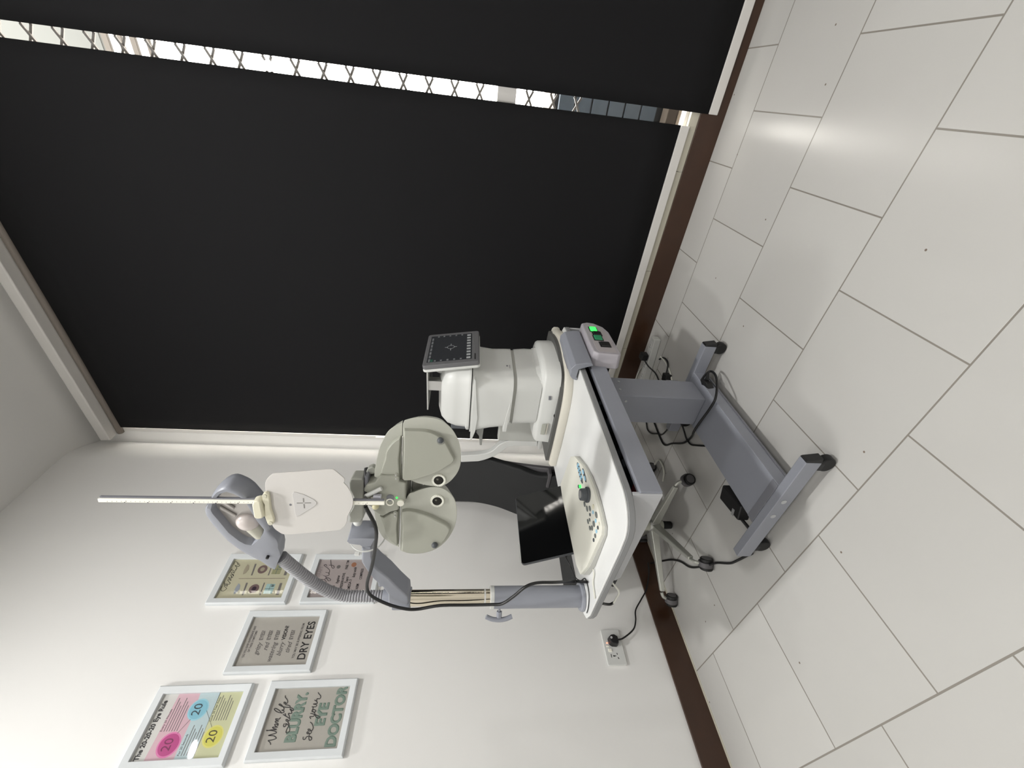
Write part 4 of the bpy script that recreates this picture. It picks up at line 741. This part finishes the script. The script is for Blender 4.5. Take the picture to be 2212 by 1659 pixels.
obj('chin_rest_post', box(.72, .86, -.64, -.60, .70, .90), mat('pale_grey_plastic', srgb(186, 187, 182), .45), rf, bevel=.008)
obj('chin_rest_support', box(.69, .90, -.66, -.56, .684, .70), WHITE, rf, bevel=.004)
# touch screen
yw, tl = .068, .168
SN = Vector((math.cos(yw)*math.cos(tl), math.sin(yw)*math.cos(tl), math.sin(tl))); SR = Vector((-math.sin(yw), math.cos(yw), 0)); SU = SN.cross(SR)
SP = Plane((1.240, -.658, 1.127), SR, SU, SN)
mo = obj('touch_screen', prism(SP, rrect(0, 0, .135, .107, .012), -.018, 0), mat('bezel_grey', srgb(104, 104, 106), .45, noise=.02), rf, bevel=.004, seg=3)
obj('screen_back', prism(SP, rrect(0, 0, .136, .108, .014), -.030, -.0175), WHITE, mo, bevel=.005, seg=3)
scr = obj('display', prism(SP, [(-.112, -.078), (.112, -.078), (.112, .092), (-.112, .092)], 0, .0006), mat('display_glass', srgb(40, 41, 43), .10, emit=srgb(44, 46, 48), estr=.5), mo, smooth=0)
icn = mat('icon_grey', srgb(150, 152, 152), .3, emit=srgb(150, 152, 152), estr=.25)
bm = BM()
for i in range(9): u = -.10+i*.0245; prism(SP, [(u-.007, -.073), (u+.007, -.073), (u+.007, -.058), (u-.007, -.058)], .0006, .0010, bm)
obj('bottom_icons', bm, icn, scr, smooth=0)
bm = BM()
for i in range(7): u = -.10+i*.03; prism(SP, [(u-.010, .080), (u+.012, .080), (u+.012, .087), (u-.010, .087)], .0006, .0010, bm)
for s_ in (-1, 1):
    for v in (-.04, -.015, .01, .035, .058): prism(SP, [(s_*.104-.005, v), (s_*.104+.005, v), (s_*.104+.005, v+.007), (s_*.104-.005, v+.007)], .0006, .0010, bm)
obj('status_icons', bm, mat('dim_icon_grey', srgb(104, 106, 108), .3, emit=srgb(110, 112, 112), estr=.2), scr, smooth=0)
bm = BM(); ring(SP, 0, .006, .0135, .0145, .0006, .001, bm)
for q in ((-.02, .006, .008, .001), (.02, .006, .008, .001), (0, .024, .001, .006), (0, -.012, .001, .006)): prism(SP, [(q[0]-q[2], q[1]-q[3]), (q[0]+q[2], q[1]-q[3]), (q[0]+q[2], q[1]+q[3]), (q[0]-q[2], q[1]+q[3])], .0006, .001, bm)
obj('target_mark', bm, icn, scr, smooth=0)
obj('green_key', prism(SP, [(-.111, .070), (-.092, .070), (-.092, .079), (-.111, .079)], .0006, .001), mat('screen_green', srgb(50, 90, 76), .3), scr, smooth=0)
obj('screen_lettering', prism(SP, [(-.118, -.093), (-.072, -.093), (-.072, -.089), (-.118, -.089)], 0, .0004), RUBBER, mo, smooth=0)
obj('screen_hinge', cyl((1.19, -.735, 1.165), (1.19, -.60, 1.165), .030, n=30), WHITE, rf, bevel=.006)
obj('screen_arm', box(1.17, 1.222, -.72, -.62, 1.10, 1.17), WHITE, rf, bevel=.008)

# ================================================================== control pad and tablet
cp = thing('control_pad', 'cream control pad with dial and round keys in front of the black tablet', 'control panel', (1.0, -1.22, TZ))
pd = [(.870, -1.03), (1.03, -1.035), (1.062, -1.065), (1.105, -1.150), (1.125, -1.215), (1.1345, -1.275), (1.132, -1.345), (1.124, -1.40), (1.104, -1.415), (.95, -1.418), (.880, -1.405), (.862, -1.36), (.862, -1.08)]
ht = lambda x: .018+(1.135-x)*.055
def padtop(k, dz):
    return [Vector((1.0+(x-1.0)*k, -1.225+(y+1.225)*k, TZ+dz+ht(x))) for x, y in pd]
bm = BM(); n = len(pd); RG = [[bm.verts.new(v) for v in ([Vector((x, y, TZ+.0005)) for x, y in pd])], [bm.verts.new(v) for v in padtop(1.0, -.010)]]
for A_, B_ in zip(RG, RG[1:]):
    for j in range(n): bm.faces.new((A_[j], A_[(j+1) % n], B_[(j+1) % n], B_[j]))
bm.faces.new(RG[0][::-1]); bm.faces.new(RG[1])
obj('pad_base', bm, mat('pad_side_white', srgb(190, 190, 184), .5), cp, bevel=.002)
bm = BM(); RG = [[bm.verts.new(v) for v in padtop(k, z)] for k, z in ((.99, -.0105), (.995, -.001), (.965, 0.0))]
for A_, B_ in zip(RG, RG[1:]):
    for j in range(n): bm.faces.new((A_[j], A_[(j+1) % n], B_[(j+1) % n], B_[j]))
bm.faces.new(RG[0][::-1]); bm.faces.new(RG[2])
obj('pad_cover', bm, mat('pad_cream', srgb(226, 225, 214), .4, noise=.01), cp, bevel=.001)
tz = lambda x: TZ+ht(x)
TT = Plane((1.0, -1.225, tz(1.0)), (1, 0, -.055), (0, 1, 0), (.055, 0, 1))
def key(name, x, y, rx, ry, m_, hgt=.0022, lb=None): return obj(name, prism(TT, [(x-1.0+rx*math.cos(2*math.pi*i/20), y+1.225+ry*math.sin(2*math.pi*i/20)) for i in range(20)], 0, hgt, inset=.0006), m_, cp, bevel=.0004, label=lb)
key('key_field', 1.075, -1.155, .011, .047, KNOBM, .0012)
for i, yy in enumerate((-1.125, -1.143, -1.161, -1.179)):
    for dx in (-.004, .005): key('key', 1.077+dx, yy, .0038, .0065, BLUEB, .0035)
key('key_field', 1.104, -1.192, .008, .03, KNOBM, .0012)
for yy in (-1.178, -1.205): key('key', 1.104, yy, .0055, .010, BLUEB, .0032)
key('key_lit', 1.052, -1.195, .0055, .007, GRN, .0038, 'glowing green key'); key('key', 1.040, -1.185, .005, .007, KNOBM, .003); key('key', 1.035, -1.225, .005, .009, GBTN, .003)
for (x, y, rx, ry, m_) in ((1.060, -1.290, .006, .011, GBTN), (1.050, -1.265, .006, .010, GBTN), (1.080, -1.305, .006, .010, GBTN), (1.106, -1.318, .007, .007, CREAM), (1.095, -1.330, .005, .006, BLUEB), (1.070, -1.320, .0045, .0055, KNOBM),
        (1.058, -1.330, .0045, .006, GBTN), (1.043, -1.325, .0045, .009, GBTN), (1.112, -1.352, .007, .011, GBTN), (1.098, -1.362, .0055, .006, BLUEB), (1.080, -1.360, .007, .010, GBTN), (1.060, -1.360, .007, .008, GBTN),
        (1.114, -1.384, .0045, .006, CREAM), (1.100, -1.387, .005, .006, KNOBM), (1.084, -1.388, .0055, .006, BLUEB), (1.068, -1.392, .006, .007, GBTN), (1.050, -1.394, .0055, .006, KNOBM), (1.045, -1.350, .005, .008, GBTN)):
    key('key', x, y, rx, ry, m_)
dc = TT.at(1.092-1.0, -1.262+1.225, 0)
dl = obj('dial', cyl(dc, dc+TT.n*.007, .0245, .0245, n=40), KNOBM, cp, bevel=.001)
obj('dial_knob', cyl(dc+TT.n*.006, dc+TT.n*.026, .020, .0185, n=40), KNOBM, dl, bevel=.002); obj('dial_cap', cyl(dc+TT.n*.0255, dc+TT.n*.0268, .012, n=30), mat('dial_cap_grey', srgb(150, 150, 150), .4), dl)
# tablet leaning back behind the pad
ta = .406; TN = Vector((math.cos(ta), 0, math.sin(ta))); TU = TN.cross(Vector((0, 1, 0)))
TP = Plane((.815, -1.164, .757), (0, 1, 0), TU, TN)
tbm = thing('tablet', 'black glass tablet screen leaning back behind the control pad', 'tablet', (.85, -1.16, TZ))
obj('tablet_body', prism(TP, rrect(0, 0, .145, .099, .012), -.011, 0), mat('slate_bezel', srgb(70, 72, 76), .35), tbm, bevel=.003, seg=3)
obj('tablet_glass', prism(TP, rrect(0, 0, .1425, .0965, .010), 0, .0008), SCREEN, tbm, smooth=0)
obj('tablet_stand', hexa(BM(), [(.755, -1.23, TZ+.001), (.835, -1.23, TZ+.001), (.835, -1.09, TZ+.001), (.755, -1.09, TZ+.001), (.775, -1.23, .75), (.795, -1.23, .75), (.795, -1.09, .75), (.775, -1.09, .75)]), GREYD, tbm, bevel=.003)
obj('tablet_clip', obox(TP.at(-.028, -.1015, .0), (0, .022, 0), TU*.003, TN*.006), WHITE, tbm, bevel=.001, label='white bottom clip')
obj('tablet_clip', obox(TP.at(-.10, .1005, -.004), (0, .035, 0), TU*.003, TN*.004), WHITE, tbm, bevel=.001, label='white top clip')
obj('tablet_lead', tube([tuple(TP.at(-.146, -.06, -.012))] + C_THIN, .0016), CORD, tbm)
tag(obj('cable_loop', tube([(.797, -1.376, .6525), (.835, -1.392, .6525), (.846, -1.425, .6525), (.835, -1.452, .6525), (.805, -1.470, .6525), (.78, -1.474, .6525)], .0015), CORD), 'thin dark wire curled on the tabletop around the pole flange', 'wire')
tag(obj('white_cable', tube([(.94, -1.421, .656), (.93, -1.432, .654), (.905, -1.445, .654), (.89, -1.485, .654)], .0024), WCORD), 'short white cable between the control pad and the front edge of the table', 'cable')
hk = thing('hanging_wire', 'white wire loop with black end hanging below the front edge of the tabletop', 'wire', (.86, -1.45, .55))
obj('white_lead', tube([(.946, -1.440, .626)] + C_WIRE[1:], .0028), WCORD, hk); obj('black_end', tube(C_UNDER, .0042), CORD, hk)

# ================================================================== office chair behind the table
ch = thing('office_chair', 'black office chair with silver five-star base between the table and the wall', 'office chair', (.41, -.88, 0))
ca_ = R(95); fd = Vector((math.cos(ca_), -math.sin(ca_), 0)); lat = Vector((math.sin(ca_), math.cos(ca_), 0))
CS = Plane((.41, -.885, .48), lat, fd, (0, 0, 1))
obj('seat', prism(CS, rrect(0, 0, .235, .24, .06), 0, .068), LEATHER, ch, bevel=.022, seg=4)
obj('seat_pan', prism(CS, rrect(0, 0, .20, .20, .05), -.02, .002), CHGREY, ch, bevel=.004)
ln = Vector((0, .18, .5)).normalized(); nb = Vector((1, 0, 0)).cross(ln)
CB = Plane((.42, -.74, .6), (1, 0, 0), ln, nb)
sgn = 1 if nb.y > 0 else -1
obj('backrest', prism(CB, smooth_poly(CHB), 0, .035*sgn), LEATHER, ch, bevel=.010, seg=3)
CG = Plane((.42, -.70, .6), (1, 0, 0), ln, nb)
obj('back_shell', prism(CG, CHG, 0, .020*sgn), CHGREY, ch, bevel=.004)
obj('back_bracket', box(.50, .60, -.735, -.69, .625, .64), CHGREY, ch, bevel=.003)
obj('back_bar', tube([(.42, -.80, .475), (.42, -.62, .485), (.42, -.60, .60), (.42, -.61, .80)], .018), CHGREY, ch)
obj('gas_lift', cyl((.41, -.88, .10), (.41, -.88, .47), .022, n=28), STEEL, ch)
obj('lift_cover', cyl((.41, -.88, .055), (.41, -.88, .30), .026, .028, n=28), mat('frosted_lift_cover', srgb(176, 176, 164), .35), ch)
obj('lift_tip', cyl((.41, -.88, .006), (.41, -.88, .058), .018, .020, n=24), RUBBER, ch, bevel=.003)
obj('hub', cyl((.41, -.88, .078), (.41, -.88, .125), .032, .030, n=32), STEEL, ch, bevel=.003)
AL = mat('silver_leg_paint', srgb(186, 187, 180), .3, .55, noise=.02)
for ang, rr in ((3, .315), (-62, .345), (-131, .345), (-203, .32), (77, .32)):
    d = Vector((math.cos(R(ang)), math.sin(R(ang)), 0)); sd = Vector((-d.y, d.x, 0)); c0_ = Vector((.41, -.88, 0))
    def q(r_, z, w_, s): p_ = c0_+d*r_+sd*w_*s; return (p_.x, p_.y, z)
    bm = hexa(BM(), [q(.02, .080, .018, -1), q(rr-.04, .062, .011, -1), q(rr-.04, .062, .011, 1), q(.02, .080, .018, 1), q(.02, .118, .014, -1), q(rr-.04, .083, .008, -1), q(rr-.04, .083, .008, 1), q(.02, .118, .014, 1)])
    lg = obj('leg', bm, AL, ch, bevel=.004, seg=3)
    e_ = c0_+d*(rr-.035); obj('leg_tip', tube([(e_.x, e_.y, .076), (e_.x+d.x*.02, e_.y+d.y*.02, .068), (e_.x+d.x*.03, e_.y+d.y*.03, .048)], .0075), AL, ch)
    c_ = c0_+d*rr; wd_ = Vector({3: (.90, -.42, 0), -62: (.81, .58, 0), -131: (.81, .58, 0)}.get(ang, (sd.x, sd.y, 0))).normalized()
    bm = BM()
    for s_ in (-1, 1): cyl(c_+wd_*s_*.006+Vector((0, 0, .0262)), c_+wd_*s_*.024+Vector((0, 0, .0262)), .026, n=32, bm=bm)
    cs = obj('caster', bm, RUBBER, ch, bevel=.004)
    bm = BM()
    for s_ in (-1, 1): cyl(c_+wd_*s_*.0225+Vector((0, 0, .0262)), c_+wd_*s_*.0252+Vector((0, 0, .0262)), .020, .018, n=28, bm=bm)
    obj('caster_hub', bm, CHGREY, cs)
    obj('caster_hood', cyl(c_-wd_*.010+Vector((0, 0, .030)), c_+wd_*.010+Vector((0, 0, .030)), .0285, n=28), CHGREY, cs)

# ================================================================== power strip on the floor by the window
ps = thing('power_strip', 'white power strip on the floor against the brown skirting', 'power strip', (.92, -.18, 0))
a0, a1 = Vector((1.060, -.128, 0)), Vector((.735, -.165, 0)); dd = (a1-a0).normalized(); pp_ = Vector((-dd.y, dd.x, 0)); md = (a0+a1)/2
obj('strip_body', obox(md+Vector((0, 0, .0205)), dd*(a1-a0).length/2, pp_*.026, (0, 0, .020)), WHITE, ps, bevel=.005, seg=3)
obj('strip_top', obox(md+Vector((0, 0, .041)), dd*((a1-a0).length/2-.02), pp_*.013, (0, 0, .0012)), WTOP, ps, bevel=.0008)
bm = BM()
for i in range(5):
    c_ = a0+dd*(.045+i*.062)+Vector((0, 0, .0424)); obox(c_, dd*.001, pp_*.004, (0, 0, .0004), bm); obox(c_+dd*.012+pp_*.005, dd*.003, pp_*.001, (0, 0, .0004), bm); obox(c_+dd*.012-pp_*.005, dd*.003, pp_*.001, (0, 0, .0004), bm)
obj('pin_holes', bm, RUBBER, ps, smooth=0)
obj('strip_lead', tube(W_STRIP, .0042), WCORD, ps); obj('strip_lead', tube(W_STRIP2, .0038), WCORD, ps); obj('strip_lead', tube(W_STRIP3, .0034), WCORD, ps)
g1 = thing('power_plug', 'black plug pushed into the top of the floor power strip', 'plug', (.945, -.145, .042))
obj('plug_body', obox((.945, -.142, .063), (.020, 0, 0), (0, .022, 0), (0, 0, .020)), BLACK, g1, bevel=.007, seg=3)
obj('plug_cord', tube([(.930, -.160, .060), (.915, -.20, .045), (.90, -.245, .015), (.880, -.30, .006), (.865, -.36, .006)], .0042), CORD, g1)
g2 = thing('power_plug', 'loose black plug lying on the tiles beside the power strip', 'plug', (.955, -.37, 0))
obj('plug_body', obox((.960, -.372, .019), (.021, .006, 0), (-.006, .022, 0), (0, 0, .018)), BLACK, g2, bevel=.007, seg=3)
obj('plug_cord', tube([(.975, -.352, .018), (1.006, -.325, .010), (1.016, -.290, .006), (1.004, -.245, .006), (.975, -.215, .006)], .0045), CORD, g2)
ms = thing('floor_puck', 'small dark olive puck with white cable on the floor under the table edge', 'device', (.43, -.55, 0))
obj('puck_body', cyl((.425, -.545, .0005), (.425, -.545, .024), .045, .040, n=36), mat('dark_olive_plastic', srgb(52, 50, 34), .4), ms, bevel=.006, seg=3)
obj('puck_lead', tube([(.46, -.56, .012)] + MOUSEW[1:], .0045), WCORD, ms)
